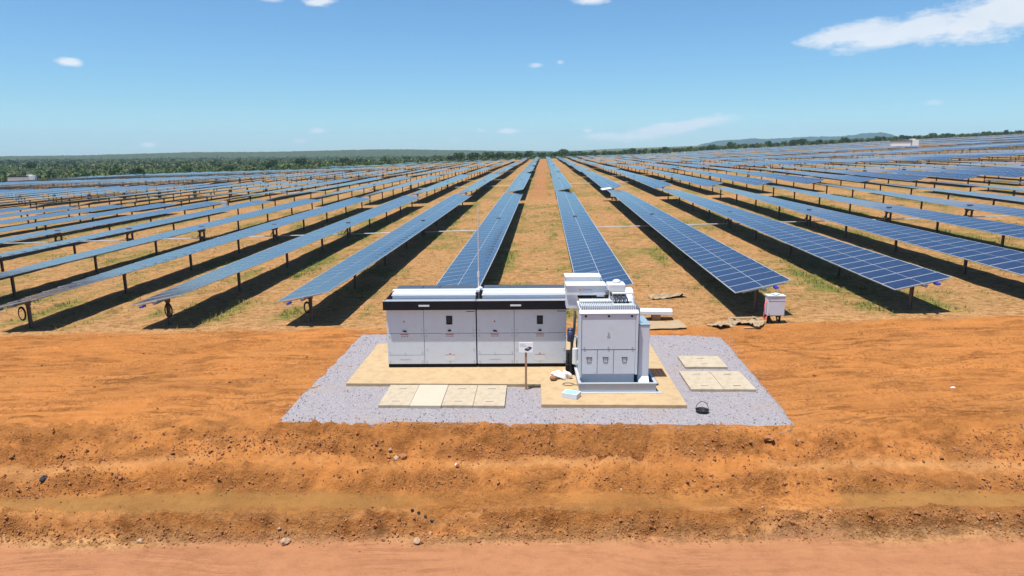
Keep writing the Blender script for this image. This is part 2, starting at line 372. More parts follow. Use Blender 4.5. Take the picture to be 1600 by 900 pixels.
c = t.mix(attr('road'), c, t.mix(nD, (.42, .185, .09), (.52, .245, .12)))
scr = t.mix(nA, (.075, .10, .035), (.13, .14, .055)); scr = t.mix(attr('clear'), scr, (.30, .24, .13))
c = t.mix(attr('plain'), c, scr)
c = t.mix(t.math('MULTIPLY', t.ramp(noise(38, 3.0), [(.64, 0.0), (.74, .35)]), t.math('SUBTRACT', 1.0, attr('plain'))), c, (.52, .34, .2))
near_ = t.math('SUBTRACT', 1.0, t.math('MAXIMUM', t.math('MAXIMUM', attr('plain'), t.math('MULTIPLY', attr('road'), .75)), t.math('MULTIPLY', attr('grade'), t.math('SUBTRACT', .72, t.math('MULTIPLY', attr('dark'), .5)))))
c = t.mix(t.math('MULTIPLY', t.ramp(mott, [(.40, 1.0), (.50, 0.0)]), t.math('MULTIPLY', near_, .85)), c, t.mix(1.0, c, (.52, .47, .38), 'MULTIPLY'))
c = t.mix(t.math('MULTIPLY', t.ramp(mott, [(.53, 0.0), (.63, 1.0)]), t.math('MULTIPLY', near_, .6)), c, t.mix(1.0, c, (1.38, 1.42, 1.45), 'MULTIPLY'))
wv = t.n('ShaderNodeVectorMath', {0: P, 1: t.n('ShaderNodeVectorMath', {0: t.n('ShaderNodeTexNoise', {'Vector': P, 'Scale': .22, 'Detail': 2.0}).outputs['Color'], 1: (0, 2.2, 0)}, operation='MULTIPLY').outputs[0]}, operation='ADD').outputs[0]
streak = t.n('ShaderNodeTexNoise', {'Vector': t.n('ShaderNodeMapping', {'Vector': wv, 'Scale': (.10, 1.5, 1)}).outputs[0], 'Scale': 2.6, 'Detail': 7.0, 'Roughness': .68}).outputs[0]
tread = t.math('MULTIPLY', t.ramp(streak, [(.42, 1.0), (.50, 0.0)]), t.math('MAXIMUM', t.math('MULTIPLY', attr('track'), .85), t.math('MULTIPLY', attr('road'), .35)))
tread = t.math('MULTIPLY', tread, t.ramp(noise(.5, 4.0), [(.38, .1), (.58, 1.0)]))
c = t.mix(t.math('MULTIPLY', tread, .55), c, t.mix(1.0, c, (.62, .52, .45), 'MULTIPLY'))
c = t.mix(1.0, c, (.76, .74, .71), 'MULTIPLY')
t.t.links.new(c, b.inputs['Base Color'])
rg1 = t.n('ShaderNodeTexVoronoi', {'Vector': t.n('ShaderNodeVectorMath', {0: P, 1: t.n('ShaderNodeTexNoise', {'Vector': P, 'Scale': 5.0}).outputs['Color']}, operation='ADD').outputs[0], 'Scale': 7.0}, feature='DISTANCE_TO_EDGE').outputs[0]
bank_ = t.math('ADD', t.math('MULTIPLY', attr('rough'), .42), .20)
hb = t.math('ADD', t.math('ADD', t.math('MULTIPLY', nC, .8), t.math('MULTIPLY', noise(45, 5.0), .4)), t.math('MULTIPLY', t.ramp(rg1, [(0.0, 0.0), (.12, 1.0)]), t.math('MULTIPLY', attr('rough'), .10)))
hb = t.math('SUBTRACT', t.math('MULTIPLY', hb, bank_), t.math('MULTIPLY', tread, .24))
hb = t.math('ADD', hb, t.math('MULTIPLY', mott, t.math('ADD', .22, t.math('MULTIPLY', attr('rough'), .5))))
bp = t.n('ShaderNodeBump', {'Height': hb, 'Strength': 1.0, 'Distance': .13}); t.t.links.new(bp.outputs[0], b.inputs['Normal'])
ground = grid_mesh('ground', xs, ys, ground_z, gm, {'veg': a_veg, 'plain': a_plain, 'clear': a_clear, 'road': a_road, 'ochre': a_ochre, 'dark': a_dark, 'grade': a_grade, 'red': a_red, 'rough': a_rough, 'lush': a_lush, 'ledge': a_ledge, 'track': a_track})
tag(ground, 'orange bare earth with graded strip, cut bank and dirt road', kind='structure')

# gravel bed round the concrete pads
gv, t, b = principled('gravel', (.4, .4, .45), .9, spec=.3)
tc = t.n('ShaderNodeTexCoord')
vo = t.n('ShaderNodeTexVoronoi', {'Vector': tc.outputs['Object'], 'Scale': 46.0})
vo2 = t.n('ShaderNodeTexVoronoi', {'Vector': tc.outputs['Object'], 'Scale': 46.0}, feature='DISTANCE_TO_EDGE')
sx = t.n('ShaderNodeSeparateColor', {0: vo.outputs['Color']})
c = t.ramp(sx.outputs[0], [(0, (.20, .182, .195)), (.5, (.26, .238, .255)), (.85, (.30, .275, .29)), (1, (.36, .325, .315))])
nn = t.n('ShaderNodeTexNoise', {'Vector': tc.outputs['Object'], 'Scale': .9, 'Detail': 6.0})
c = t.mix(t.ramp(nn.outputs[0], [(.5, 0.0), (.75, .35)]), c, (.32, .23, .16))
t.t.links.new(c, b.inputs['Base Color'])
bp = t.n('ShaderNodeBump', {'Height': vo2.outputs[0], 'Strength': .7, 'Distance': .014}); t.t.links.new(bp.outputs[0], b.inputs['Normal'])
GPOLY = [(-6.26, 14.98), (5.78, 15.09), (6.05, 23.1), (-6.3, 22.85)]
def gravel():
    nx, ny = 150, 100; vs = []; fs = []
    for j in range(ny + 1):
        v = j / ny
        for i in range(nx + 1):
            u = i / nx
            x = (1 - v) * ((1 - u) * GPOLY[0][0] + u * GPOLY[1][0]) + v * ((1 - u) * GPOLY[3][0] + u * GPOLY[2][0])
            y = (1 - v) * ((1 - u) * GPOLY[0][1] + u * GPOLY[1][1]) + v * ((1 - u) * GPOLY[3][1] + u * GPOLY[2][1])
            e = min(u * 12, (1 - u) * 12, v * 8, (1 - v) * 8)
            k = max(0, 1 - e / .5)
            x += (1 if u > .5 else -1) * k * .08 * float(fbm(np.array(x * 0 + (3 if u > .5 else 7)), np.array(y / .5), 5, 3)) * 2
            y += (1 if v > .5 else -1) * k * .07 * float(fbm(np.array(x / .4), np.array(3. if v > .5 else 9.), 6, 3)) * 2
            z = .012 * (1 - k) + .022 * float(fbm(np.array(x / .12), np.array(y / .12), 8, 2)) - (.07 if e < .01 else 0)
            vs.append((x, y, z))
    for j in range(ny):
        for i in range(nx):
            a = j * (nx + 1) + i; fs.append((a, a + 1, a + nx + 2, a + nx + 1))
    mb = MB(); mb.add(vs, fs); return mb
o = gravel().build('gravel_bed', gv, smooth=True); tag(o, 'pale grey gravel bed laid round the concrete pads', kind='structure')
mb = MB()
for i in range(4500):
    u, v = random.random(), random.random()
    x = (1 - v) * ((1 - u) * GPOLY[0][0] + u * GPOLY[1][0]) + v * ((1 - u) * GPOLY[3][0] + u * GPOLY[2][0])
    y = (1 - v) * ((1 - u) * GPOLY[0][1] + u * GPOLY[1][1]) + v * ((1 - u) * GPOLY[3][1] + u * GPOLY[2][1])
    if i < 420:   # spilled over the edges
        if i % 3: y = GPOLY[0][1] - abs(random.gauss(0, .07)); x = random.uniform(-6.1, 5.6)
        else: x = (-6.1 if i % 2 else 5.7) + random.gauss(0, .12) + (.03 if i % 2 else .05) * (y - 15)
    s = random.uniform(.010, .028)
    if -5.3 < x < 3.7 and 17.3 < y < 22: continue
    z = max(.01, gz(x, y)) if y > 15.02 else gz(x, y)
    mt = Matrix.Translation((x, y, z + s * .4)) @ Euler((random.random() * 6, random.random() * 6, random.random() * 6)).to_matrix().to_4x4()
    mb.add([(s, 0, 0), (-s, 0, .2 * s), (0, s * .8, 0), (0, -s * .8, 0), (0, 0, s * .7), (0, .2 * s, -s * .7)],
           [(0, 2, 4), (2, 1, 4), (1, 3, 4), (3, 0, 4), (2, 0, 5), (1, 2, 5), (3, 1, 5), (0, 3, 5)], i % 3, mt)
g1 = painted('gravel_stone_light', (.36, .34, .36), .85); g2 = painted('gravel_stone_mid', (.24, .225, .24), .85); g3 = painted('gravel_stone_warm', (.31, .26, .23), .85)
o = mb.build('gravel_stones', [g1, g2, g3]); tag(o, 'loose crushed stones lying on the gravel bed', 'gravel', kind='stuff')

# loose clods on the banks and road edge
mb = MB()
for i in range(17000):
    k = random.random()
    if k < .25: x = random.uniform(-13, 13); y = random.gauss(12.32, .13)
    elif k < .9: x = random.uniform(-14, 13); y = random.choice((random.gauss(14.3, .28), random.gauss(14.3, .28), random.gauss(13.35, .12)))
    else: x = random.uniform(-16, 14); y = random.uniform(12, 23)
    if -6.3 < x < 6 and y > 14.9: continue
    if k > .42 and float(fbm(np.array(x / 1.2), np.array(y / .8), 61, 2)) < random.uniform(-.06, .16): continue
    s = random.uniform(.009, .028) * (2.0 if random.random() < .10 else 1)
    mt = Matrix.Translation((x, y, gz(x, y) + s * .3)) @ Euler((random.random() * 6, random.random() * 6, random.random() * 6)).to_matrix().to_4x4()
    j = [random.uniform(.7, 1.2) for _ in range(6)]
    mb.add([(s * j[0], 0, 0), (-s * j[1], 0, .2 * s), (0, s * j[2], 0), (0, -s * j[3], 0), (0, 0, s * .8 * j[4]), (0, .2 * s, -s * j[5])],
           [(0, 2, 4), (2, 1, 4), (1, 3, 4), (3, 0, 4), (2, 0, 5), (1, 2, 5), (3, 1, 5), (0, 3, 5)], 0 if random.random() < .97 else 1, mt)
o = mb.build('soil_rubble', [M['redstone'], M['stone']]); tag(o, 'loose clods and crumbs of orange soil on the banks', 'soil rubble', kind='stuff')

# ------------------------------------------------------------------ solar tables
PITCH, NMOD, TW, AX, TILT = .96, 54, 2.0, 1.07, R(-4)
BLOCK0, BSTEP, ROW0, RSTEP = 24.6, 54.0, -3.29, 5.57
TL = PITCH * NMOD
def twist(y, left=False): return R(-float(np.interp(y, [0, 5, 10, 25, TL], [12, 8, 5, 1.5, -4.5]))) if left else R(-(13.0 - 17.5 * y / TL))     # the whole row is wound a little along its tube
glass, t, b = principled('solar_glass', (.02, .05, .16), .12, 0, .5)
tc = t.n('ShaderNodeTexCoord'); oi = t.n('ShaderNodeObjectInfo')
s_ = t.n('ShaderNodeSeparateXYZ', {0: tc.outputs['Object']})
def gridline(v, step, wd):
    f_ = t.math('ABSOLUTE', t.math('SUBTRACT', t.math('FRACT', t.math('DIVIDE', v, step)), .5))
    return t.math('GREATER_THAN', f_, .5 - wd / step / 2)
gl = t.math('MAXIMUM', gridline(s_.outputs[0], .158, .006), gridline(s_.outputs[1], .156, .006))
cellv = t.n('ShaderNodeTexNoise', {'Vector': tc.outputs['Object'], 'Scale': 1.1, 'Detail': 2.0})
c = t.mix(cellv.outputs[0], (.003, .009, .042), (.006, .018, .068))
c = t.mix(t.math('MULTIPLY', oi.outputs['Random'], .5), c, (.005, .020, .055))
c = t.mix(t.math('MULTIPLY', gl, .3), c, (.12, .16, .24))
dn = t.n('ShaderNodeTexNoise', {'Vector': tc.outputs['Object'], 'Scale': 3.0, 'Detail': 5.0})
c = t.mix(t.math('MULTIPLY', dn.outputs[0], .045), c, (.42, .33, .24))
t.t.links.new(c, b.inputs['Base Color'])
b.inputs['IOR'].default_value = 1.46
frame_m = painted('module_frame', (.50, .53, .56), .42, .3, var=.05)
back_m = painted('module_backsheet', (.045, .045, .05), .6, var=.05)

def module_into(mb, yc=0.0, simple=False):
    hx, hy, z0, z1 = TW / 2, PITCH / 2 - .006, .055, .09
    mb.box(-hx, yc - hy, z0, hx, yc + hy, z1, 0); mb.m[-6] = 2
    e = .026
    for xa, xb in ((-hx + e, -.009), (.009, hx - e)):
        mb.add([(xa, yc - hy + e, z1 + .003), (xb, yc - hy + e, z1 + .003), (xb, yc + hy - e, z1 + .003), (xa, yc + hy - e, z1 + .003)], [(0, 1, 2, 3)], 1)
_mb = MB(); module_into(_mb); MODULE = _mb.mesh('solar_module', [frame_m, glass, back_m])
ARR = []
for left in (False, True):
  _mb = MB()
  for i in range(NMOD):
    one = MB(); module_into(one)
    b0 = len(_mb.v); mt_ = Matrix.Translation((0, PITCH * (i + .5), 0)) @ Euler((0, twist(PITCH * (i + .5), left), 0)).to_matrix().to_4x4()
    _mb.v += [tuple(mt_ @ Vector(q)) for q in one.v]; _mb.f += [tuple(j + b0 for j in f) for f in one.f]; _mb.m += one.m
  ARR.append(_mb.mesh('module_array', [frame_m, glass, back_m]))
_mb = MB(); _mb.tube([(0, -.15, 0), (0, TL + .1, 0)], .065, 8, 0)
for i in range(NMOD + 1): _mb.box(-.75, -.02, .02, .75, .02, .052, 0, Matrix.Translation((0, i * PITCH, 0)) @ Euler((0, twist(i * PITCH), 0)).to_matrix().to_4x4())
TUBE = _mb.mesh('torque_tube', [M['galv']])
def hpost(mb, x, y, z0, z1, m=0):
    mb.box(x - .055, y - .05, z0, x - .047, y + .05, z1, m); mb.box(x + .047, y - .05, z0, x + .055, y + .05, z1, m)
    mb.box(x - .047, y - .004, z0, x + .047, y + .004, z1, m)
_mb = MB(); hpost(_mb, 0, 0, -.9, .93); _mb.box(-.09, -.05, .91, .09, .05, 1.14); POST = _mb.mesh('post', [M['post']])
_mb = MB(); hpost(_mb, 0, -.32, -.9, .95); hpost(_mb, 0, .32, -.9, .95); _mb.box(-.1, -.4, .78, .1, .4, .92)
_mb.box(-.13, -.14, .86, .13, .14, 1.2); _mb.tube([(-.35, 0, .35), (.12, 0, 1.0)], .035, 8); _mb.box(-.12, -.12, .2, .12, .12, .42)
DRIVE = _mb.mesh('drive_unit', [M['post']])
_mb = MB(); _mb.box(-.60, -.16, -.02, -.48, .1, .05); CAP = _mb.mesh('end_cap', [M['blue']])
_mb = MB(); _mb.box(.38, -.16, -.02, .50, .1, .05); CAP2 = _mb.mesh('end_cap', [M['blue']])
POST_Y = [.75 + k * (TL - 1.5) / 8 for k in range(9)]
def row_x(k): return ROW0 + RSTEP * k
def inst(name, me, parent, loc=(0, 0, 0), rot=(0, 0, 0)):
    o = bpy.data.objects.new(name, me); link(o); o.parent = parent; o.location = loc; o.rotation_euler = rot; return o
ORD = 'zeroth first second third fourth fifth sixth seventh eighth ninth tenth eleventh twelfth thirteenth fourteenth fifteenth sixteenth seventeenth eighteenth nineteenth'.split()
TENS = {20: 'twent', 30: 'thirt', 40: 'fort', 50: 'fift', 60: 'sixt', 70: 'sevent', 80: 'eight'}
def ordinal(n):
    if n < 20: return ORD[n]
    a, b_ = n // 10 * 10, n % 10
    return TENS[a] + 'ieth' if b_ == 0 else TENS[a] + 'y-' + ORD[b_]
BLK = ['nearest block', 'second block back', 'third block back', 'fourth block back', 'fifth block back', 'sixth block back', 'seventh block back', 'eighth block back', 'ninth block back']
def project(x, y, z):
    d = Vector((x, y, z - CAMH)); q = d.dot(fw)
    return (800 + F * d.dot(CR) / q, 450 - F * d.dot(CU) / q, q)
slots = []
for bl in range(9):
    for k in range(-30, 80):
        x = row_x(k); y0 = BLOCK0 + BSTEP * bl; y1 = y0 + TL
        if y1 > float(field_end(x)) + 14: continue
        if x < -172: continue
        if bl >= 2 and 60 < x < 74 and y0 < 245 and y1 > 240 and False: continue
        pts = [project(x + sx_, y0 + (y1 - y0) * q, tz(x, y0 + (y1 - y0) * q) + 1) for q in np.linspace(0, 1, 25) for sx_ in (-1, 1)]
        vis = [p for p in pts if -8 < p[0] < 1608]
        if not vis: continue
        if (bl, k) in ((4, 24), (4, 25)): continue        # an inverter station stands here
        slots.append((min(p[2] for p in vis), bl, k, x, y0, y1))
slots.sort()
def place_frame(x, y0, y1):
    z0, z1 = tz(x, y0), tz(x, y1)
    return z0, math.atan2(z1 - z0, y1 - y0)
rr = random.Random(5)
rest = MB(); n_rest = 0
for idx, (dist, bl, k, x, y0, y1) in enumerate(slots):
    z0, pit = place_frame(x, y0, y1)
    side, nth = ('right', k) if k >= 1 else ('left', 1 - k)
    if idx >= 300:
        mt = Matrix.Translation((x, y0, z0)) @ Euler((pit, 0, 0)).to_matrix().to_4x4()
        ct, st = math.cos(TILT), math.sin(TILT)
        for i in range(9):
            tl = mt @ Matrix.Translation((0, 0, AX)) @ Euler((0, twist(TL * (i + .5) / 9, k <= 0), 0)).to_matrix().to_4x4()
            rest.box(-1, TL * i / 9, .05, 1, TL * (i + 1) / 9, .09, 0, tl)
            ya, yb = TL * i / 9 + .03, TL * (i + 1) / 9 - .03
            rest.add([(-.97, ya, .093), (.97, ya, .093), (.97, yb, .093), (-.97, yb, .093)], [(0, 1, 2, 3)], 1, tl)
            rest.box(-.05, POST_Y[i] - .05, -.5, .05, POST_Y[i] + .05, AX, 2, mt)
        n_rest += 1; continue
    T = thing('solar_table', f'blue solar table, {ordinal(nth)} row {side} of the central dirt aisle, {BLK[bl]}', 'solar table', (x, y0, z0), 0, 'solar tables standing in long parallel rows')
    T.rotation_euler = (pit, 0, 0)
    dt = R(rr.uniform(-.5, .5)) if bl == 0 else R(rr.uniform(-2.2, 2.2))
    if bl == 0:
        ph = rr.uniform(0, 6)
        for i in range(NMOD):
            yc = PITCH * (i + .5)
            wob = R(.35 * math.sin(i / 7 + ph) + rr.uniform(-.12, .12))
            inst('solar_module', MODULE, T, (0, yc, AX + .02 * math.sin(i / 9 + ph)), (R(rr.uniform(-.12, .12)), twist(yc, k <= 0) + dt + wob, 0))
    else:
        inst('module_array', ARR[k <= 0], T, (0, 0, AX), (0, dt, 0))
    if bl <= 3: inst('torque_tube', TUBE, T, (0, 0, AX), (0, dt, 0))
    if bl <= 3:
        for j, py in enumerate(POST_Y):
            zz = 0
            if bl <= 1: zz = tz(x, y0 + py) - (z0 + math.tan(pit) * py)
            inst('drive_unit' if j == 4 else 'post', DRIVE if j == 4 else POST, T, (0, py, min(0, zz)) if False else (0, py, 0))
    if bl == 0 and k not in (0, 1): inst('end_cap', CAP2 if k > 0 else CAP, T, (0, 0, AX - .05), (0, twist(0), 0))
if n_rest:
    o = rest.build('distant_solar_tables', [frame_m, glass, M['post']]); tag(o, 'far off mass of solar tables merging near the skyline', 'solar tables', kind='stuff')
print('tables', len(slots), 'rest', n_rest)

# shafts linking the drives of neighbouring rows
for bl in (0, 1):
    for k in range(-12 if bl else -9, 14 if bl else 10):
        if k == 0: continue
        y = BLOCK0 + BSTEP * bl + TL / 2; xa, xb = row_x(k) + .1, row_x(k + 1) - .1
        p0, p1 = project(xa, y, tz(xa, y)), project(xb, y, tz(xb, y))
        if p1[0] < 0 or p0[0] > 1600: continue
        mb = MB(); mb.tube([(xa, y, tz(xa, y) + .30), (xb, y, tz(xb, y) + .30)], .035, 8)
        o = mb.build('drive_shaft', M['alu'])
        a, b_ = (k, k + 1) if k >= 1 else (-k, 1 - k)
        side = 'right' if k >= 1 else 'left'
        tag(o, f'pale drive shaft joining the {ordinal(a)} and {ordinal(b_)} rows {side} of the aisle, {BLK[bl]}', 'drive shaft', 'drive shafts linking neighbouring rows')

# cable coils hung on near posts
def coil(k, label, dx=-.12, r=.27):
    x = row_x(k) + dx; y = BLOCK0 + .62
    mb = MB()
    for q in range(4):
        rr_ = r * (1 - .05 * q)
        mb.tube([(x + (rr_ * .55) * math.cos(a) + .01 * q, y - .05 - .02 * q, tz(x, y) + .62 + rr_ * math.sin(a)) for a in np.linspace(0, 2 * math.pi, 24, endpoint=False)], .018, 6, closed=True)
    o = mb.build('cable_coil', M['rubber'], smooth=True); tag(o, label, 'cable coil', 'black cable coils hung on the front posts')
coil(-2, 'black cable coil on the end post of the third row left of the aisle', .1)
coil(-3, 'black cable coil on the end post of the fourth row left of the aisle', -.15)
coil(-1, 'black cable coil on the end post of the second row left of the aisle', -.08, .22)

# ------------------------------------------------------------------ concrete pads, lids, dark bars
YAW = R(1.6)
def rotz_about(x, y): return (x * math.cos(YAW) - y * math.sin(YAW), x * math.sin(YAW) + y * math.cos(YAW))
def slab(name, x0, y0, x1, y1, z0, z1, mat, label, cat, group=None, bevel=.012, yaw=YAW * .5, extra=None):
    T = MB(); T.box(0, 0, 0, x1 - x0, y1 - y0, z1 - z0, 0)
    if extra: extra(T)
    mats = mat if isinstance(mat, list) else [mat]
    o = T.build(name, mats, bevel=bevel); o.location = (x0, y0, z0); o.rotation_euler = (0, 0, yaw); tag(o, label, cat, group); return o
slab('concrete_pad', -5.27, 17.42, -.05, 21.3, -.2, .10, M['concrete'], 'wide cream concrete pad under the twin inverter cabinets', 'concrete pad')
slab('concrete_pad', -.045, 15.98, 3.48, 21.75, -.2, .103, M['concrete'], 'cream concrete pad under the transformer, reaching nearest the bank', 'concrete pad')
def slots_of(w_, d_):
    def f_(T):
        for yy in (.28, d_ - .28):
            T.box(w_ / 2 - .10, yy - .011, .085, w_ / 2 + .10, yy + .011, .0905, 1)
    return f_
LIDN = ['pale lid slab at the far end from the transformer in the front row', 'brighter lid slab, second from the outer end of the front row', 'pale lid slab, third from the outer end of the front row', 'pale lid slab nearest the transformer pad in the front row']
for i in range(4):
    wd = .765; x0 = -4.03 + i * .775; sk = -.0 
    slab('cover_slab', x0, 15.86 + .012 * i + (.0, -.03, .01, 0)[i], x0 + wd, 17.36 + .012 * i, .0, .085 + .006 * (i == 1), [painted('lid_bright', (.45, .39, .30), .85, var=.08, scale=2, dirt=(.45, .36, .24), grime=.3), M['seam']] if i == 1 else [M['lid'], M['seam']], LIDN[i], 'cover slab', 'concrete cover slabs set in the gravel', .008, extra=slots_of(wd, 1.5))
slab('cover_slab', 4.05, 19.12, 5.25, 20.2, 0, .085, [M['lid'], M['seam']], 'single square lid slab lying behind the pair beside the transformer', 'cover slab', 'concrete cover slabs set in the gravel', .008, extra=slots_of(1.2, 1.08))
slab('cover_slab', 3.82, 17.22, 4.66, 18.72, 0, .085, [M['lid'], M['seam']], 'lid slab of the pair, the one closer to the transformer pad', 'cover slab', 'concrete cover slabs set in the gravel', .008, extra=slots_of(.84, 1.5))
slab('cover_slab', 4.675, 17.25, 5.50, 18.75, 0, .08, [M['lid'], M['seam']], 'lid slab of the pair, the one at the outer gravel edge', 'cover slab', 'concrete cover slabs set in the gravel', .008, extra=slots_of(.82, 1.5))
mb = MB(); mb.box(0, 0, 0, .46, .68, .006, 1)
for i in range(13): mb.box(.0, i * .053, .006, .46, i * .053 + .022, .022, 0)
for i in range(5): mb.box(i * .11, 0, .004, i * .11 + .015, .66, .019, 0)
o = mb.build('dark_bar_grid', [painted('dark_brown_bars', (.10, .055, .035), .7, .3, var=.3), M['rubber']]); o.location = (2.90, 18.15, .104); o.rotation_euler = (0, 0, YAW); tag(o, 'dark brown bars over a black base on the concrete beside the transformer', 'drain grate')  # dark brown bars over a black base, laid on the pad

# ------------------------------------------------------------------ inverter cabinets
def bolts(mb, pts, y=-.006, m=0, r=.013):
    for (x, z) in pts: mb.tube([(x, y, z), (x, y - .012, z)], r, 8, m)
def inverter(name, label):
    T = thing(name, label, 'inverter cabinet', group='twin inverter cabinets')
    Wd, D, H = 2.535, 1.30, 1.72
    mb = MB(); mb.box(.01, .03, 0, Wd - .01, D, .1); mb.build('plinth', M['black'], T)
    for x in (1.43, 1.56): 
        pass
    mb = MB(); mb.box(0, .02, .1, Wd - .006, D + .02, H - .01); mb.build('housing', M['cab'], T, .01)
    cols = [(.008, 1.050), (1.062, Wd - .012)]
    for ci, (xa, xb) in enumerate(cols):
        cx = 1.78 if ci else .50
        mb = MB(); mb.box(xa, -.018, 1.016, xb, .018, H - .012); d = mb.build('upper_door', M['cab'], T, .006)
        mb = MB(); bolts(mb, [(xa + .06, 1.10), (xb - .06, 1.10)], -.018); mb.build('bolt', M['grey'], d)
        mb = MB(); mb.box(cx - .05, -.026, 1.065, cx + .05, -.019, 1.095); mb.tube([(cx - .04, -.04, 1.08), (cx + .07 * (1 - .6 * ci), -.045, 1.06 + .06 * ci)], .014, 8); mb.build('handle', M['black'], d)
        if ci:
            mb = MB(); mb.box(cx - .085, -.030, 1.265, cx + .085, -.019, 1.515); s1 = mb.build('display', M['black'], d, .004)
            mb = MB(); mb.box(cx - .06, -.032, 1.32, cx + .06, -.0302, 1.49); mb.build('screen', principled('display_glass', (.01, .012, .018), .6)[0], s1)
            mb = MB(); mb.box(xb - .26, -.0205, 1.63, xb - .02, -.0185, 1.648); mb.build('nameplate', M['black'], d)
        else:
            mb = MB(); mb.add([(cx - .035, -.020, 1.33), (cx + .035, -.020, 1.33), (cx, -.020, 1.395)], [(0, 1, 2)]); mb.build('warning_sign', M['red'] if 'second' in label or True else M['orange'], d)
        # lower door
        zb = .11 if ci else .372
        mb = MB(); mb.box(xa, -.018, zb, xb, .018, 1.004); d = mb.build('lower_door', M['cab'], T, .006)
        mb = MB(); bolts(mb, [(xa + .06, .93), (xb - .06, .93), (xa + .06, .55 if ci else .47), (xb - .06, .55 if ci else .47), (cx, .18 if ci else .43)] + ([(xa + .06, .2), (xb - .06, .2)] if ci else []), -.018); mb.build('bolt', M['grey'], d)
        mb = MB(); mb.box(cx - .115, -.0205, .875, cx + .115, -.0185, .975, 0); mb.box(cx - .115, -.0218, .965, cx + .115, -.0208, .99, 1)
        for q in range(5): mb.box(cx - .09 + q * .042, -.0218, .90, cx - .065 + q * .042, -.0208, .945, 2 if q % 2 else 1)
        mb.build('warning_label', [M['white'], M['red'], M['grey']], d)
        if ci:
            mb = MB(); mb.box(cx - .13, -.0205, .20, cx + .13, -.0185, .37, 0); mb.box(cx - .14, -.0218, .372, cx + .14, -.0192, .384, 1)
            mb.box(cx - .02, -.0218, .40, cx + .02, -.0192, .43, 1)
            mb.build('notice_label', [M['white'], M['red']], d)
        else:
            mb = MB(); mb.box(xa, -.018, .11, xb, .018, .360); v = mb.build('vent_panel', M['cab'], T, .006)
            mb = MB(); mb.box(cx - .16, -.0205, .232, cx + .16, -.0185, .246); bolts(mb, [(xa + .06, .2), (xb - .06, .2)], -.018); mb.build('slot', M['grey'], v)
    # canopy roof
    mb = MB(); mb.box(-.05, -.175, H, Wd + .045, -.14, H + .25); mb.box(-.05, -.14, H, -.02, 1.2, H + .23)
    mb.box(-.05, -.14, H - .0, Wd + .045, .6, H + .012)
    f = mb.build('fascia', M['black'], T, .004)
    mb = MB(); mb.box(.95, -.181, H + .10, 1.25, -.176, H + .15); mb.build('nameplate', M['white'], f)
    mb = MB(); mb.box(-.02, -.14, H + .02, Wd + .04, .17, H + .235, 0); mb.box(-.045, -.178, H + .251, Wd + .04, -.135, H + .272, 1); mb.box(.0, .02, H + .236, Wd, .05, H + .262, 1)
    mb.build('canopy', [painted('canopy_grey', (.33, .40, .50), .3, .3, var=.05), M['alu']], T, .003)
    mb = MB(); mb.box(.16, .20, H + .02, Wd - .02, .72, H + .40); mb.box(.10, .55, H + .40, Wd + .03, .73, H + .43); mb.box(.14, .17, H + .33, Wd, .2, H + .37)
    mb.build('roof_duct', M['white'], T, .01)
    mb = MB(); mb.box(.16, .74, H, Wd + .0, 1.36, H + .41)
    for q in (.9, 1.4): mb.box(q, .74, H + .41, q + .02, 1.36, H + .43)
    mb.build('rear_roof', M['darkroof'], T, .006)
    return T
inv = inverter('inverter_cabinet', 'grey four-door inverter cabinet, the one at the outer end of the pad')
EQ = Vector((-4.43, 18.80, .10)); EYAW = R(2.2)
inv.location = EQ; inv.rotation_euler = (0, 0, EYAW)
inv2 = copy_tree(inv); inv2['label'] = 'grey four-door inverter cabinet, the one joined to the transformer'
inv2.location = EQ + Vector((2.555 * math.cos(EYAW), 2.555 * math.sin(EYAW), 0))

# lightning rod behind the seam of the cabinets
T = thing('lightning_rod', 'thin grey metal mast rising behind the seam of the cabinets', 'lightning rod', (-1.87, 19.55, .10))
mb = MB(); mb.tube([(0, 0, 0), (0, 0, 2.6)], .021, 8); mb.build('lower_pole', M['alu'], T)
mb = MB(); mb.tube([(0, 0, 2.6), (.015, 0, 4.55)], [.014, .011], 8); mb.build('upper_pole', M['alu'], T)
mb = MB(); mb.tube([(0, 0, 2.5), (0, 0, 2.66)], .036, 8); mb.build('collar', M['alu'], T)
mb = MB(); mb.box(-.05, -.3, 2.12, .05, .02, 2.18); mb.blob((.06, -.12, 2.2), (.07, .05, .05), 3, .05); mb.build('bracket', M['white'], T)

# ------------------------------------------------------------------ transformer
TY = R(2.0)
T = thing('transformer', 'tall pale grey transformer with three flap doors standing in a steel tray', 'transformer', (.92, 16.82, .103), TY)
mb = MB()
def tray(mb):
    x0, x1, y0, y1, h, th = 0.0, 1.95, 0, 2.3, .24, .03
    mb.box(x0, y0, .03, x1, y0 + th, h); mb.box(x0, y1 - th, .03, x1, y1, h); mb.box(x0, y0 + th, .03, x0 + th, y1 - th, h); mb.box(x1 - th, y0 + th, .03, x1, y1 - th, h)
    mb.box(x0 + th, y0 + th, .03, x1 - th, y1 - th, .05)
    mb.box(x0 - .03, y0 - .03, h, x1 + .03, y0 + th + .02, h + .018); mb.box(x0 - .03, y0 + th + .02, h, x0 + th + .02, y1, h + .018); mb.box(x1 - th - .02, y0 + th + .02, h, x1 + .03, y1, h + .018)
tray(mb); tr = mb.build('tray', M['greytray'], T, .004)
mb = MB(); mb.box(-.03, -.08, 0, 2.08, .04, .026); mb.box(-.03, 2.2, 0, 2.08, 2.36, .026); mb.box(-.04, -.1, -.0, .35, -.081, .028); mb.box(1.7, -.1, 0, 2.09, -.081, .028); mb.build('skid', M['alu'], T)
mb = MB(); mb.box(.06, .35, .06, 1.44, 1.5, 2.0); mb.build('housing', M['cab2'], T, .012)
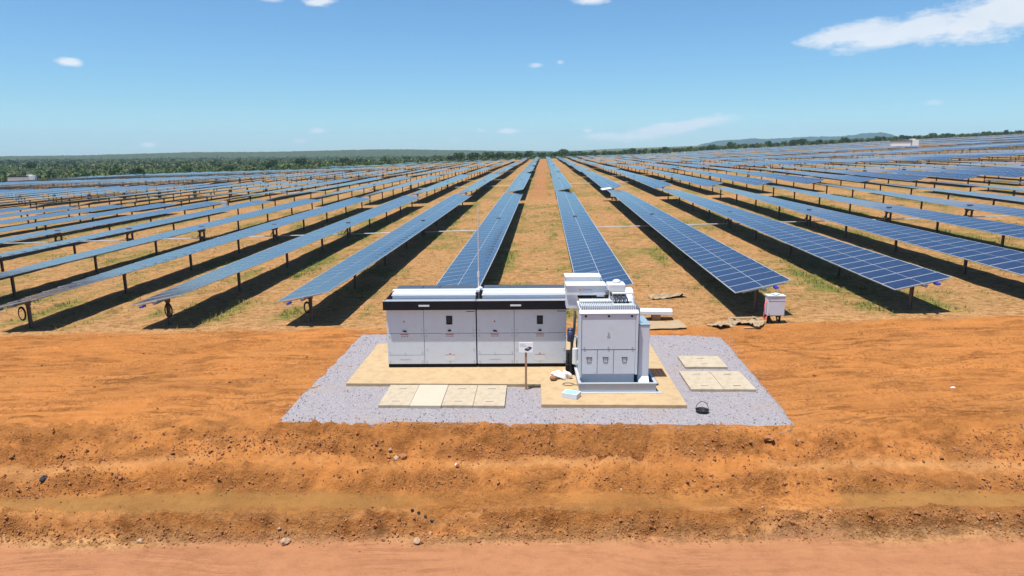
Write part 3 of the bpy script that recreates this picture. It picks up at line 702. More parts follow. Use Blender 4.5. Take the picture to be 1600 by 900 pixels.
mb = MB(); mb.box(.0, .18, .42, .05, .36, 2.03); mb.box(1.43, .18, .42, 1.49, .36, 2.03); mb.box(.05, .18, 1.99, 1.43, .35, 2.03)
mb.box(.05, .24, .42, 1.43, .35, 1.98); mb.build('front_frame', M['cab2'], T, .006)
mb = MB(); mb.box(.055, .20, 1.085, 1.425, .235, 1.985); dd = mb.build('upper_door', M['cab2'], T, .008)
mb = MB(); bolts(mb, [(.16, 1.955), (.74, 1.955), (1.32, 1.955)], .2, r=.03); mb.build('black_knob', M['black'], dd)
mb = MB(); bolts(mb, [(.13, 1.14), (.74, 1.14), (1.35, 1.14)], .2, r=.022); mb.box(.72, .19, 1.46, .76, .199, 1.54); mb.box(.70, .19, 1.43, .78, .199, 1.445); mb.build('lock', M['grey'], dd)
for xa, xb in ((.055, .46), (.475, .875), (.89, 1.425)):
    mb = MB(); mb.box(xa, .205, .43, xb, .235, 1.07); d = mb.build('flap_door', M['cab2'], T, .006)
    cx = (xa + xb) / 2
    mb = MB(); mb.box(cx - .075, .193, .86, cx + .075, .204, .875, 0); mb.box(cx - .055, .196, .75, cx - .045, .204, .86, 1); mb.box(cx + .045, .196, .75, cx + .055, .204, .86, 1); mb.box(cx - .055, .196, .742, cx + .055, .204, .752, 1)
    mb.build('handle', [M['black'], M['seam']], d)
mb = MB(); mb.prism([(.17, 2.03), (.33, 2.03), (.33, 2.09), (.30, 2.09)], 0.0, 1.49); mb.build('sloping_lip', M['white'], T, .004)
mb = MB(); mb.box(.03, .34, 2.0, 1.46, 1.5, 2.08)
for i in range(30): mb.box(.05 + i * .047, .335, 2.08, .05 + i * .047 + .026, .9, 2.19)
mb.build('vent_fins', M['cab2'], T)
mb = MB(); mb.box(.05, .36, 2.081, 1.44, .9, 2.13); mb.build('vent_gap_shade', M['seam'], T)  # dark plate added between the fins so their gaps look shaded
mb = MB(); mb.box(.05, .70, 2.211, 1.40, 1.0, 2.235)
for i in range(9):
    x = .33 + i * .075
    mb.tube([(x, .6, 2.24), (x + .037, .6, 2.33), (x + .075, .6, 2.24)], .010, 5)
mb.build('deck', M['white'], T)
mb = MB()
for i in range(9): mb.box(1.492, .42 + i * .12, 1.0, 1.56, .45 + i * .12, 2.12)
mb.build('side_fins', painted('fin_grey', (.26, .29, .32), .5), T)
mb = MB()
ar = [(1.0 + .55 * math.cos(a) * .9, 2.0 + .42 * math.sin(a)) for a in np.linspace(0, math.pi, 12)]
mb.prism([(.9, 1.9)] + [(y + .55, z) for y, z in ar[::-1]] + [(2.2, 1.9)], 1.0, 1.52)
mb.build('expansion_tank', M['cab2'], T, .01, smooth=False)
mb = MB(); mb.box(1.53, .30, .06, 1.80, 1.25, 1.68); mb.build('cable_riser', M['cab2'], T, .012)
mb = MB(); mb.box(1.52, .29, 1.68, 1.81, 1.26, 1.715); mb.build('riser_cap', M['bluegrey'], T, .008)
mb = MB(); mb.prism([(.03, .05), (.30, .05), (.30, .34)], 1.53, 1.80); mb.build('gusset', M['cab2'], T)
# medium-voltage bushing box and its cables
mb = MB(); mb.box(.80, .95, 2.46, 1.26, 1.40, 2.62); bb = mb.build('bushing_box', M['white'], T, .02)
mb = MB(); mb.blob((1.06, 1.25, 2.65), (.11, .1, .06), 1, .02); mb.build('dome', M['white'], bb, smooth=True)
mb = MB(); mb.box(.84, .86, 2.33, 1.24, .96, 2.46)
for i in range(4): mb.tube([(.89 + i * .10, .86, 2.42), (.89 + i * .10, .80, 2.37)], .045, 8, 1)
mb.build('connector', [M['grey'], M['black']], bb)
for i in range(4):
    x = .89 + i * .1
    mb = MB(); mb.tube([(x, .80, 2.37), (x + .02, .66, 2.38), (x + .05, .56, 2.33), (x + .07, .50, 2.22), (x + .08, .47, 2.10)], .020, 7); mb.build('cable', M['rubber'], T, smooth=True)
mb = MB(); mb.tube([(.86, .44, 2.20), (.84, .42, 2.50), (1.36, .42, 2.50), (1.40, .44, 2.20)], .032, 8, closed=True); mb.build('guard_frame', M['white'], T)
mb = MB()
for z in (2.3,): mb.tube([(.86, 1.0, 2.2), (.86, 1.0, 2.46)], .03, 6); mb.tube([(1.2, 1.0, 2.2), (1.2, 1.0, 2.46)], .03, 6)
mb.build('support', M['white'], T)

# low-voltage duct linking cabinet roof and transformer
T = thing('cable_duct', 'white boxed cable duct bridging the cabinet roof and the transformer', 'cable duct', (.60, 18.05, .10), R(2))
mb = MB(); mb.box(.03, .25, 1.86, .33, .75, 2.49); mb.build('vertical_leg', M['white'], T, .012)
mb = MB(); mb.box(.03, .20, 2.24, 1.08, .70, 2.49); front = mb.build('front_box', M['white'], T, .012)
mb = MB(); mb.box(.01, .17, 2.49, 1.10, .73, 2.52); mb.build('front_lid', M['white'], T, .01)
mb = MB(); mb.box(.04, .74, 2.24, 1.0, 1.25, 2.63); mb.build('rear_box', M['white'], T, .012)
mb = MB(); mb.box(.02, .72, 2.63, 1.02, 1.28, 2.66); mb.build('rear_lid', M['white'], T, .01)
mb = MB(); mb.add([(.36, .186, 2.38), (.39, .186, 2.35), (.42, .186, 2.38), (.39, .186, 2.41)], [(0, 1, 2, 3)], 0)
for q in range(6): mb.box(.45 + q * .045, .187, 2.367, .482 + q * .045, .199, 2.395, 1)
mb.build('emblem', [M['orange'], M['grey']], front)
mb = MB(); mb.box(.34, .30, 2.16, .70, .6, 2.239); mb.build('cable_gland', M['black'], T)
mb = MB(); mb.box(.85, .25, 2.19, 1.05, .6, 2.238); mb.box(.4, .9, 2.19, .95, 1.2, 2.30); mb.build('support', M['white'], T)

# hoses and fittings between cabinet and transformer
T = thing('hose_assembly', 'black hoses, pump and white filter jars between cabinet and transformer', 'hose assembly', (.74, 18.3, .103))
mb = MB(); mb.tube([(.12, 0, 1.8), (.10, -.05, 1.3), (.04, -.1, .9), (0, -.1, .5), (.02, -.05, 0)], .035, 8); mb.build('hose', M['rubber'], T, smooth=True)
mb = MB(); mb.tube([(.26, .1, 1.25), (.20, .05, .9), (.22, 0, .5), (.16, 0, 0)], .05, 8); mb.build('hose', M['rubber'], T, smooth=True)
mb = MB(); mb.tube([(.0, 0, .95), (.0, 0, 1.25)], .09, 12); mb.blob((0, 0, 1.27), (.09, .09, .06), 1, 0); mb.build('pump', M['navy'], T, smooth=True)
mb = MB(); mb.tube([(.12, -.12, .35), (.12, -.12, .78)], .075, 12); mb.build('filter_jar', M['white'], T)
mb = MB(); mb.tube([(.0, -.02, .72), (.28, -.02, .72)], .02, 8); mb.tube([(.0, -.02, 1.08), (.3, -.02, 1.08)], .018, 8); mb.box(.0, -.06, .8, .08, .1, .92); mb.build('bracket', M['white'], T)
mb = MB(); mb.box(-.12, -.05, .0, .28, .35, .30); mb.box(-.08, 0, .3, .14, .3, .62); mb.build('pump_base', M['black'], T, .02)
mb = MB(); mb.blob((.2, -.12, .35), (.09, .08, .12), 5, .1); mb.build('valve', M['grey'], T, smooth=True)

# ------------------------------------------------------------------ small things on the pads
T = thing('carton', 'flat grey and white carton with a light blue top on the concrete', 'carton', (.46, 16.46, .104), R(-24))
mb = MB(); mb.box(0, 0, 0, .40, .30, .13); c_ = mb.build('body', painted('carton_white', (.62, .64, .7), .6), T, .004)
mb = MB(); mb.box(.03, .02, .1305, .37, .28, .134); mb.build('lid', M['lightblue'], T)
mb = MB(); mb.box(-.004, .03, .02, -.0005, .14, .10); mb.box(-.004, .16, .02, -.0005, .27, .10); mb.build('print', M['black'], T)
mb = MB()
bs = MB(); bs.blob((.0, 0, .09), (.17, .11, .11), 8, .42, sub=3); bs.blob((.25, .0, .08), (.13, .10, .12), 12, .45, sub=3)
o = bs.build('plastic_bag', M['bag']); o.location = (.36, 17.95, .10); tag(o, 'crumpled whitish plastic bag lying in front of the cabinets', 'plastic bag')
mb = MB(); mb.blob((0, 0, .07), (.10, .09, .07), 4, .12, sub=3); o = mb.build('paper_bundle', M['brown'], smooth=True); o.location = (.27, 17.78, .10); tag(o, 'brown wad lying against the crumpled plastic bag', 'brown wad')
mb = MB(); mb.tube([(.15 * math.cos(a), .10 * math.sin(a), .014) for a in np.linspace(.2, 5.8, 20)] + [(.3, -.06, .014), (.55, -.04, .014)], .010, 6)
o = mb.build('cable_loop', M['cable'], smooth=True); o.location = (.66, 17.45, .104); tag(o, 'thin grey-brown cable loop on the pad beside the tray', 'cable')
mb = MB(); mb.tube([(0, 0, 0), (.2, 0, .01), (.33, .01, 0)], [.016, .02, .006], 8); o = mb.build('paint_brush', M['card']); o.location = (1.02, 16.93, .17); tag(o, 'short pale stick lying inside the transformer tray', 'stick')
# sign on a stake
T = thing('stake_sign', 'small white sign on a wooden stake in front of the cabinets', 'sign', (-.45, 17.28, 0), R(1))
mb = MB(); mb.box(-.028, 0, -.3, .028, .04, 1.10); mb.build('stake', M['wood'], T)
mb = MB(); mb.box(-.18, -.02, 1.03, .18, -.001, 1.30); sg = mb.build('board', painted('sign_white', (.86, .87, .88), .4, var=.02), T)
mb = MB(); mb.add([(-.03, -.022, 1.09), (.06, -.022, 1.07), (.15, -.022, 1.14), (.15, -.022, 1.17), (.08, -.022, 1.19), (-.03, -.022, 1.13)], [(0, 1, 2, 3, 4, 5)], 0)
mb.add([(.0, -.0225, 1.13), (.07, -.0225, 1.12), (.09, -.0225, 1.16), (.03, -.0225, 1.165)], [(0, 1, 2, 3)], 1)
for q in range(3): mb.box(-.15, -.0215, 1.255 - q * .03, -.04 + .03 * q, -.0205, 1.262 - q * .03, 2)
mb.build('picture', [M['navy'], M['grey'], M['grey']], sg)
# bucket
T = thing('bucket', 'black bucket with raised wire handle on the front gravel', 'bucket', (3.79, 15.80, .02))
mb = MB(); n = 20
vs = []; fs = []
for r_, z_ in ((.13, 0), (.155, .06), (.162, .06), (.148, .058), (.12, .012)):
    vs += [(r_ * math.cos(2 * math.pi * i / n), r_ * math.sin(2 * math.pi * i / n), z_) for i in range(n)]
for k in range(4): fs += [(k * n + i, k * n + (i + 1) % n, (k + 1) * n + (i + 1) % n, (k + 1) * n + i) for i in range(n)]
fs += [tuple(range(n))[::-1], tuple(range(4 * n, 5 * n))]
mb.add(vs, fs); mb.build('tub', M['rubber'], T)
mb = MB(); mb.tube([(.15 * math.cos(a), .02, .05 + .20 * math.sin(a)) for a in np.linspace(0, math.pi, 16)], .007, 6); mb.build('handle', M['black'], T)

# ------------------------------------------------------------------ string combiner box by the second row
def combiner(label, x, y, z, s=1.0, cab=True):
    T = thing('combiner_box', label, 'combiner box', (x, y, z), 0, 'white string combiner boxes'); T.scale = (s * .95, s, s * .86)
    mb = MB(); mb.box(-.31, 0, .36, .31, .32, 1.16); e_ = mb.build('enclosure', M['white'], T, .012)
    mb = MB(); mb.box(-.29, -.012, .38, .30, -.001, 1.14); d = mb.build('door', M['cab'], T, .005)
    mb = MB(); mb.box(-.29, -.015, .945, .30, -.0125, .968, 0); mb.box(-.2, -.015, 1.05, .08, -.0125, 1.075, 1); mb.box(-.26, -.016, 1.01, -.22, -.0125, 1.03, 2); mb.box(-.26, -.016, .42, -.23, -.0125, .45, 2)
    mb.build('stripe', [M['red'], M['grey'], M['black']], d)
    mb = MB(); mb.box(-.33, -.03, 1.16, .33, .34, 1.185); mb.build('lid', M['white'], T, .006)
    for x_ in (-.22, .2):
        mb = MB(); mb.box(x_ - .03, .12, -.3, x_ + .03, .18, .36); mb.build('leg', M['black'], T)
    mb = MB(); mb.tube([(-.22, .15, .36), (-.18, .1, .2), (-.05, .1, 0), (0, .12, -.1)], .05, 8); mb.tube([(.05, .1, .36), (.1, .1, .15), (.22, .05, 0), (.26, .05, -.1)], .04, 8); mb.build('conduit', M['rubber'], T, smooth=True)
    if cab:
        mb = MB(); mb.tube([(-.31, .1, .95), (-.40, .05, .8), (-.42, 0, .5), (-.44, -.02, .33), (-.38, 0, .22), (-.30, .05, .30), (-.25, .1, .36)], .022, 8); mb.build('pink_cable', M['pink'], T, smooth=True)
        mb = MB(); mb.blob((-.02, .12, 1.22), (.14, .1, .05), 3, .3); mb.build('rag', M['white'], T)
    return T
combiner('white box with red stripe and pink cable under the nearest table end', 8.06, 23.75, gz(8.06, 23.75) - .02)
def cb(px, py_y, k, bl, label):
    x = row_x(k) + px; y = BLOCK0 + BSTEP * bl - 1.2 + py_y; combiner(label, x, y, tz(x, y), 1.0, False)
cb(-.1, 0, 2, 1, 'white combiner box at the block gap, second row right of the aisle')
cb(.4, 0, -6, 1, 'white combiner box at the block gap, seventh row left of the aisle')
cb(.3, 0, -9, 2, 'white combiner box behind the second block, tenth row left of the aisle')
cb(.3, 0, 8, 2, 'white combiner box behind the second block, eighth row right of the aisle')
cb(.3, 0, 13, 2, 'white combiner box behind the second block, thirteenth row right of the aisle')
cb(.3, 0, 20, 3, 'white combiner box behind the third block, twentieth row right of the aisle')
# tarp over the combiner at the block gap
T = MB(); T.box(-.55, -.5, 1.30, .55, .35, 1.38); o = T.build('white_cover_sheet', M['white'], bevel=.02); o.location = (row_x(2) - .9, 76.6, tz(row_x(2), 76.6)); o.rotation_euler = (R(6), R(-8), R(12)); tag(o, 'white cover sheet laid on the far end of a solar table', 'cover sheet')

# ------------------------------------------------------------------ cardboard and metal scraps behind the gravel
def sheet(name, x, y, w_, d_, h, rz, mat, label, cat, seed, th=.012, sag=1.0, group=None):
    nx, ny = 14, 10; vs = []; fs = []
    for lay in (0, 1):
        for j in range(ny + 1):
            for i in range(nx + 1):
                u, v = i / nx - .5, j / ny - .5
                zz = h * sag * max(0, float(fbm(np.array(u * 3.6 + seed), np.array(v * 3 + seed), seed, 4)) * 1.6 + .30) + th * lay + .01
                ex = .08 * float(fbm(np.array(v * 6.), np.array(seed * 1.), seed + 5, 2)) * (1 if abs(u) > .4 else 0)
                vs.append((u * w_ + ex, v * d_ + .06 * float(fbm(np.array(u * 7), np.array(1.), seed + 6, 2)), zz))
    N = (nx + 1) * (ny + 1)
    for j in range(ny):
        for i in range(nx):
            a = j * (nx + 1) + i; fs.append((N + a, N + a + 1, N + a + nx + 2, N + a + nx + 1)); fs.append((a, a + nx + 1, a + nx + 2, a + 1))
    for i in range(nx):
        fs.append((i, i + 1, N + i + 1, N + i)); k = ny * (nx + 1); fs.append((k + i + 1, k + i, N + k + i, N + k + i + 1))
    for j in range(ny):
        a = j * (nx + 1); fs.append((a + nx + 1, a, N + a, N + a + nx + 1)); a += nx; fs.append((a, a + nx + 1, N + a + nx + 1, N + a))
    mb = MB(); mb.add(vs, fs); o = mb.build(name, mat); o.location = (x, y, gz(x, y)); o.rotation_euler = (0, 0, rz); tag(o, label, cat, group); return o
sheet('cardboard_sheet', 4.1, 23.9, 1.7, 1.1, .10, .05, M['card'], 'flat pale cardboard sheet behind the transformer on bare soil', 'cardboard sheet', 3)
sheet('cardboard_sheet', 6.35, 23.75, .9, .5, .22, .5, M['card'], 'crumpled low cardboard piece at the gravel end of the scrap heap', 'cardboard sheet', 9)
sheet('cardboard_sheet', 7.0, 23.9, 1.0, .6, .42, -.4, M['card'], 'folded upright cardboard piece at the peak of the scrap heap', 'cardboard sheet', 14)
sheet('cardboard_sheet', 7.45, 23.6, .6, .35, .22, .9, M['card'], 'small creased cardboard piece nearest the combiner box', 'cardboard sheet', 23)
sheet('cardboard_sheet', 5.1, 28.2, 1.5, .55, .28, .25, M['card'], 'torn cardboard strip lying in the grass behind the transformer', 'cardboard sheet', 31)
for (bx, by, bl_, rz_, lift, lab) in ((5.75, 23.7, .75, .25, .02, 'flat broken board at the gravel end of the scrap heap'), (6.6, 24.2, .9, -.5, .12, 'leaning broken board behind the folded cardboard'), (6.9, 23.35, .6, .1, .02, 'short broken board in front of the folded cardboard')):
    mb = MB(); mb.box(0, 0, 0, bl_, .13, .025); mb.box(bl_ + .001, .02, 0, bl_ + .06, .08, .024)
    o = mb.build('broken_board', M['card']); o.location = (bx, by, gz(bx, by) + lift); o.rotation_euler = (.05, -lift * 1.2, rz_); tag(o, lab, 'board', 'broken boards in the scrap heap')
mb = MB(); mb.prism([(0, .0), (.42, .0), (.42, .03), (.36, .16), (.06, .18), (0, .12)], 0, 1.9); o = mb.build('metal_cover', M['white'], bevel=.01)
o.location = (2.75, 24.55, gz(4, 24.5) + .24); o.rotation_euler = (0, 0, R(-2)); tag(o, 'long white folded metal cover lying on the cardboard behind the transformer', 'metal cover')
mb = MB(); mb.box(0, 0, -.1, .5, .3, .24); mb.box(1.2, 0, -.1, 1.5, .3, .24); o = mb.build('timber_block', M['wood']); o.location = (2.75, 24.6, gz(4, 24.5) - .02); tag(o, 'rough timber blocks holding up the white metal cover', 'timber block')

# ------------------------------------------------------------------ single stones
def stone(x, y, s, mat, label, seed, sq=.7):
    mb = MB(); mb.blob((0, 0, 0), (s, s * .85, s * sq), seed, .22, sub=2); o = mb.build('stone', mat); o.location = (x, y, gz(x, y) + s * .35); o.rotation_euler = (0, 0, seed); tag(o, label, 'stone', 'single stones lying on the bank')
stone(-10.9, 13.55, .10, M['darkstone'], 'round black stone alone at the far end of the bank', 1)
stone(-3.22, 14.02, .075, M['stone'], 'pale stone beside a darker one below the gravel', 2)
stone(-3.08, 14.08, .095, M['redstone'], 'round orange-brown stone beside a pale one below the gravel', 3)
stone(-5.05, 12.12, .10, M['stone'], 'biggest pink-brown stone along the road edge', 4)
stone(-2.45, 12.12, .085, M['stone'], 'pink-brown stone at the road edge below the ditch pebbles', 5)
for i in range(4): stone(-2.62 + .13 * i, 12.62, .035, M['darkstone'], f'{("outer dark pebble at the stake end", "second dark pebble", "third dark pebble", "last dark pebble beside a white fleck")[i]} in the short row on the ditch lip', 6 + i)
stone(-8.0, 12.16, .065, M['stone'], 'small pale stone near the frame edge along the road', 12)
stone(-1.85, 13.75, .04, M['white'], 'small white stone on the bench below the gravel', 13)
stone(10.4, 17.2, .06, M['white'], 'white pebble alone on the graded strip', 15)
stone(5.0, 14.6, .12, M['redstone'], 'flat orange clod at the corner of the gravel bed', 16, .45)
mb = MB(); mb.blob((0, 0, .02), (.16, .05, .03), 7, .4); mb.blob((.1, .05, .03), (.08, .04, .03), 9, .4); o = mb.build('bark_scrap', M['wood']); o.location = (-6.1, 17.3, gz(-6.1, 17.3)); o.rotation_euler = (0, 0, .5); tag(o, 'dark scrap of bark beside the gravel edge', 'bark scrap')

# ------------------------------------------------------------------ grass between the rows
gr1 = painted('grass_green', (.11, .17, .03), .8, var=.35, scale=1.5); gr2 = painted('grass_dry', (.36, .27, .09), .85, var=.3, scale=1.5)
rg = np.random.default_rng(3); N = 110000
px = rg.uniform(-48, 48, N); py = 24.2 + (rg.random(N) ** 1.5) * 52
keep = (np.abs(px) < 6 + .78 * py); px, py = px[keep], py[keep]
dens_ = a_veg(px, py) + 1.5 * a_lush(px, py); clump = sstep(.02, .2, fbm(px / .9, py / .9, 301, 3))
keep = rg.random(len(px)) < dens_ * (clump + .4 * a_lush(px, py)) * .6; px, py = px[keep], py[keep]
gsel = .25 * a_lush(px, py) - .02 + fbm(px / 4.5, py / 4.5, 305, 3) + rg.normal(0, .08, len(px)); pz = ground_z(px, py)
mb = MB()
for i in range(len(px)):
    for q in range(4):
        a = random.random() * 6.28; r_ = random.random() * .07; h = random.uniform(.06, .20); l = random.uniform(.02, .10); wd = .012
        x, y, z = px[i] + r_ * math.cos(a), py[i] + r_ * math.sin(a), pz[i] - .01
        b_ = len(mb.v); mb.v += [(x - wd * math.sin(a), y + wd * math.cos(a), z), (x + wd * math.sin(a), y - wd * math.cos(a), z), (x + l * math.cos(a), y + l * math.sin(a), z + h)]
        mb.f.append((b_, b_ + 1, b_ + 2)); mb.m.append(0 if gsel[i] > .03 else 1)
o = mb.build('grass', [gr1, gr2]); tag(o, 'short green weeds and dry grass tufts between the rows', 'grass', kind='stuff')
print('grass', len(px))

# ------------------------------------------------------------------ trees and scrub
def leaf_mat(name, c1, c2):
    mt, t, b = principled(name, c1, .75, spec=.2)
    tc = t.n('ShaderNodeTexCoord'); oi = t.n('ShaderNodeObjectInfo')
    n = t.n('ShaderNodeTexNoise', {'Vector': tc.outputs['Object'], 'Scale': .9, 'Detail': 4.0})
    c = t.mix(n.outputs[0], c1, c2); c = t.mix(t.math('MULTIPLY', oi.outputs['Random'], .45), c, tuple(x * .55 for x in c1))
    t.t.links.new(c, b.inputs['Base Color'])
    return mt
LEAF = [leaf_mat('leaves_dark', (.045, .075, .018), (.08, .12, .028)), leaf_mat('leaves_mid', (.07, .115, .024), (.11, .165, .038)), leaf_mat('leaves_olive', (.10, .115, .038), (.14, .15, .055))]
bark = painted('bark', (.12, .085, .06), .9, var=.3)
def crown_mesh(seed, Wc, Hc, n, lm):
    r_ = random.Random(seed); mb = MB()
    lobes = [(r_.uniform(-.55, .55) * Wc, r_.uniform(-.55, .55) * Wc, r_.uniform(.45, .9) * Hc, r_.uniform(.25, .5)) for _ in range(9)]
    for i in range(n):
        lx, ly, lz, lr = r_.choice(lobes)
        v = Vector((r_.gauss(0, 1), r_.gauss(0, 1), r_.gauss(0, 1))).normalized() * (r_.uniform(.6, 1.05)) * lr
        c = Vector((lx + v.x * Wc, ly + v.y * Wc, lz + v.z * Hc * .62)); s = r_.uniform(.12, .26) * (Wc ** .4)
        mt = Matrix.Translation(c) @ Euler((r_.random() * 6, r_.random() * 6, r_.random() * 6)).to_matrix().to_4x4()
        mb.add([(-s, -s * .5, 0), (s, -s * .4, .1 * s), (s * .7, s * .6, 0), (-s * .6, s * .5, .15 * s)], [(0, 1, 2, 3)], 0, mt)
    return mb.mesh('crown', [lm])
def trunk_mesh(seed, Wc, Hc):
    r_ = random.Random(seed); mb = MB()
    mb.tube([(0, 0, -.4), (.05, 0, Hc * .25), (.1, .05, Hc * .55)], [.16, .12, .07], 6)
    for _ in range(4):
        a = r_.random() * 6.28; mb.tube([(.05, 0, Hc * r_.uniform(.22, .4)), (Wc * .5 * math.cos(a), Wc * .5 * math.sin(a), Hc * r_.uniform(.6, .8))], [.07, .03], 5)
    return mb.mesh('trunk', [bark])
KINDS = []
for i in range(9):
    Wc = (2.4, 3.0, 2.0, 3.4, 2.6, 1.8, 3.8, 2.2, 2.9)[i]; Hc = (4.2, 4.6, 3.6, 5.0, 3.4, 3.0, 5.4, 4.8, 3.9)[i]
    KINDS.append((crown_mesh(i, Wc, Hc, 620, LEAF[i % 3]), trunk_mesh(i, Wc, Hc)))
KW = ['dark green', 'fresh green', 'olive green']
ntree = 0
def tree(x, y, s, kind, where, group):
    global ntree
    T = thing('tree', f'{KW[kind % 3]} {"tall" if s > .9 else "low"} rounded tree {where}', 'tree', (x, y, tz(x, y) - .1), random.random() * 6.28, group)
    T.scale = (s * random.uniform(.9, 1.3), s * random.uniform(.9, 1.3), s)
    inst('crown', KINDS[kind][0], T); inst('trunk', KINDS[kind][1], T); ntree += 1
rt_ = random.Random(9)
random.seed(12)
# tree line along the far end of the field
x = -60
while x < 470:
    yb = float(field_end(x)) + 62 + rt_.uniform(-4, 10) 
    where = 'in the tree line beyond the central rows' if x < 70 else 'in the tree line beyond the right-hand field'
    s = rt_.uniform(.6, 1.05) * (1.0 if x < 200 else .85)
    tree(x, yb, s, rt_.randrange(9), where, 'trees along the far edge of the field')
    x += rt_.uniform(1.8, 3.6)
# scattered trees over the scrubland on the left
for i in range(210):
    y = rt_.uniform(260, 900); x = rt_.uniform(-.80 * y, -30)
    if y < float(field_end(x)) + 30 and x > -178: continue
    tree(x, y, rt_.uniform(.5, .95), rt_.randrange(9), 'standing out of the scrubland beyond the left rows', 'trees scattered over the scrubland')
# scrub mass
rg = np.random.default_rng(8)
sc = MB(); V = []; Fc = []; MI = []
cnt = 0
N = 26000
yy = 205 + (rg.random(N) ** 1.25) * 1500; xx = rg.uniform(-.9, .05, N) * yy
keep = ((yy > field_end(xx) + 8) | (xx < -182)) & ((rg.random(N) > a_clear(xx, yy) * 1.0))
yy, xx = yy[keep], xx[keep]; zz = terr(xx, yy); n_left = len(xx)
# right and centre background wood
N2 = 5200
y2 = rg.uniform(0, 1, N2) ** 1.3 * 420; x2 = rg.uniform(-70, 640, N2); y2 = y2 + field_end(x2) + 60; z2 = terr(x2, y2)
xx = np.concatenate([xx, x2]); yy = np.concatenate([yy, y2]); zz = np.concatenate([zz, z2])
n = len(xx); K = 9
sz = np.where(np.arange(n) < n_left, rg.uniform(.35, .85, n) * (1 + yy / 1400) * (1 + .9 * (rg.random(n) < .12)), rg.uniform(.7, 1.7, n))
c = np.stack([xx, yy, zz], -1)[:, None, :] + rg.normal(0, 1, (n, K, 3)) * (sz[:, None, None] * np.array([.75, .75, .38])) + np.array([0, 0, .9]) * sz[:, None, None]
u = rg.normal(0, 1, (n, K, 3)); u /= np.linalg.norm(u, axis=-1, keepdims=True); v = np.cross(u, rg.normal(0, 1, (n, K, 3))); v /= np.linalg.norm(v, axis=-1, keepdims=True)
s = (sz[:, None, None] * rg.uniform(.28, .55, (n, K, 1)))
quad = np.stack([c - u * s, c + v * s * .7, c + u * s, c - v * s * .7], 2).reshape(-1, 3)
me = bpy.data.meshes.new('scrub'); nq = n * K
me.vertices.add(nq * 4); me.vertices.foreach_set('co', quad.reshape(-1).astype(np.float32)); me.loops.add(nq * 4); me.polygons.add(nq)
me.loops.foreach_set('vertex_index', np.arange(nq * 4, dtype=np.int32)); me.polygons.foreach_set('loop_start', (np.arange(nq) * 4).astype(np.int32))
me.polygons.foreach_set('material_index', np.repeat(rg.integers(0, 3, n), K).astype(np.int32))
for l in LEAF: me.materials.append(l)
me.update(calc_edges=True); o = bpy.data.objects.new('scrub', me); link(o); tag(o, 'thick green scrub covering the plain beyond the solar field', 'scrub', kind='stuff')
print('trees', ntree, 'scrub', n)

# ------------------------------------------------------------------ hills
def hill(name, pts, dist, depth, mat, label, gain=None):
    gain = gain or .84 * dist / 4200
    # pts: (pixel x, height in metres) read as bearings; the ridge gets its own distance, a front and a back slope
    nx = 700; xs_ = np.linspace(pts[0][0], pts[-1][0], nx); hs = np.interp(xs_, [p[0] for p in pts], [p[1] for p in pts])
    ny = 24; vs = []
    for j in range(ny + 1):
        v = j / ny
        for i in range(nx):
            a, _ = cdir(xs_[i], 240); rr2 = dist + depth * (v - .5)
            e = min(1, v / .45) if v < .5 else min(1, (1 - v) / .35)
            e = e * e * (3 - 2 * e)
            h = e * (hs[i] * gain * (1 + .10 * float(fbm(np.array(xs_[i] / 14), np.array(v * 5), 401, 3))) + dist / 700 * float(fbm(np.array(xs_[i] / 2.2), np.array(v * 9), 402, 3))) - 30 * (1 - e)
            vs.append((rr2 * math.sin(a), rr2 * math.cos(a), h))
    fs = [(j * nx + i, j * nx + i + 1, (j + 1) * nx + i + 1, (j + 1) * nx + i) for j in range(ny) for i in range(nx - 1)]
    mb = MB(); mb.add(vs, fs); o = mb.build(name, mat, smooth=True); tag(o, label, kind='structure'); return o
hm = painted('wooded_hill', (.028, .055, .045), .95, var=.5, scale=.02)
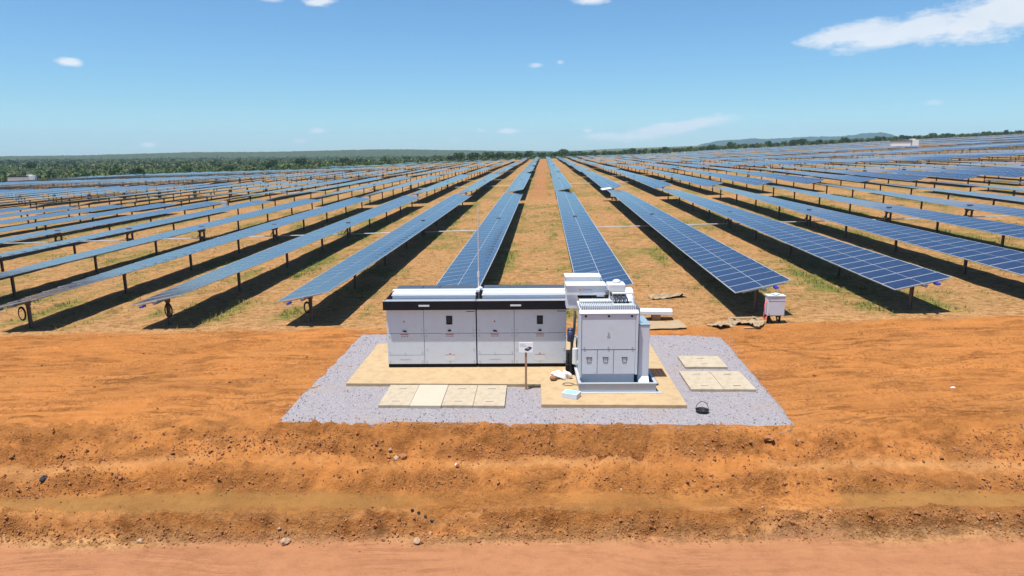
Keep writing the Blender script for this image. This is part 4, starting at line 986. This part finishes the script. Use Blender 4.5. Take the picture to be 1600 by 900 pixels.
hill('hills', [(1030, -20), (1050, 18), (1068, 30), (1085, 32), (1098, 52), (1125, 72), (1165, 80), (1210, 78), (1260, 88), (1310, 88), (1345, 104), (1378, 106), (1390, 96), (1408, 70), (1440, 55), (1500, 40), (1560, -20)], 3300, 1100, hm, 'flat-topped blue wooded hill on the skyline')
hill('low_ridge', [(-120, 3), (120, 4), (200, 6), (300, 9), (420, 8.5), (520, 11), (580, 12.5), (640, 12), (700, 10), (760, 8), (840, 6), (930, 3)], 1650, 500, painted('ridge_scrub', (.036, .052, .016), .95, var=.6, scale=.09), 'low wooded ridge on the skyline beyond the scrubland', 1.0)

# ------------------------------------------------------------------ far inverter stations
def station(x, y, sc_, rz, label):
    T = thing('inverter_station', label, 'inverter station', (x, y, tz(x, y)), rz, 'far inverter stations'); T.scale = (sc_,) * 3
    mb = MB(); mb.box(-3.0, 0, .3, 2.2, 1.4, 2.1)
    for q in range(5): mb.box(-2.98 + q * 1.04, -.02, .45, -2.0 + q * 1.04, -.001, 2.0)
    mb.build('cabinet', M['station'], T)
    mb = MB(); mb.box(-3.1, -.15, 2.1, 2.3, 1.5, 2.3); mb.build('roof', M['black'], T)
    mb = MB(); mb.box(2.6, -.4, .3, 4.2, 1.3, 2.5); mb.build('transformer_box', M['station'], T)
    mb = MB(); mb.box(1.9, .2, 2.31, 3.4, .9, 2.8); mb.build('duct', M['white'], T)
    mb = MB(); mb.box(-3.6, -.9, -.5, 4.8, 2.2, .3); mb.build('base', M['concrete'], T)
station(133, 268, 1.25, R(-8), 'white inverter station small among the far rows under the hill')
station(-158, 204, 1.0, R(20), 'white inverter station at the outer edge of the left field')

# ------------------------------------------------------------------ air
hz = bpy.data.materials.new('haze_air'); hz.use_nodes = True; t = NT(hz.node_tree)
pv = t.n('ShaderNodeVolumePrincipled', {'Color': (.50, .78, 1.0, 1), 'Density': .00013, 'Anisotropy': 0.0})
t.n('ShaderNodeOutputMaterial', {'Volume': pv})
mb = MB(); mb.box(-4300, -450, -45, 4300, 4300, 115)
o = mb.build('haze', hz); tag(o, 'thin pale air haze over the plain', 'haze', kind='stuff')
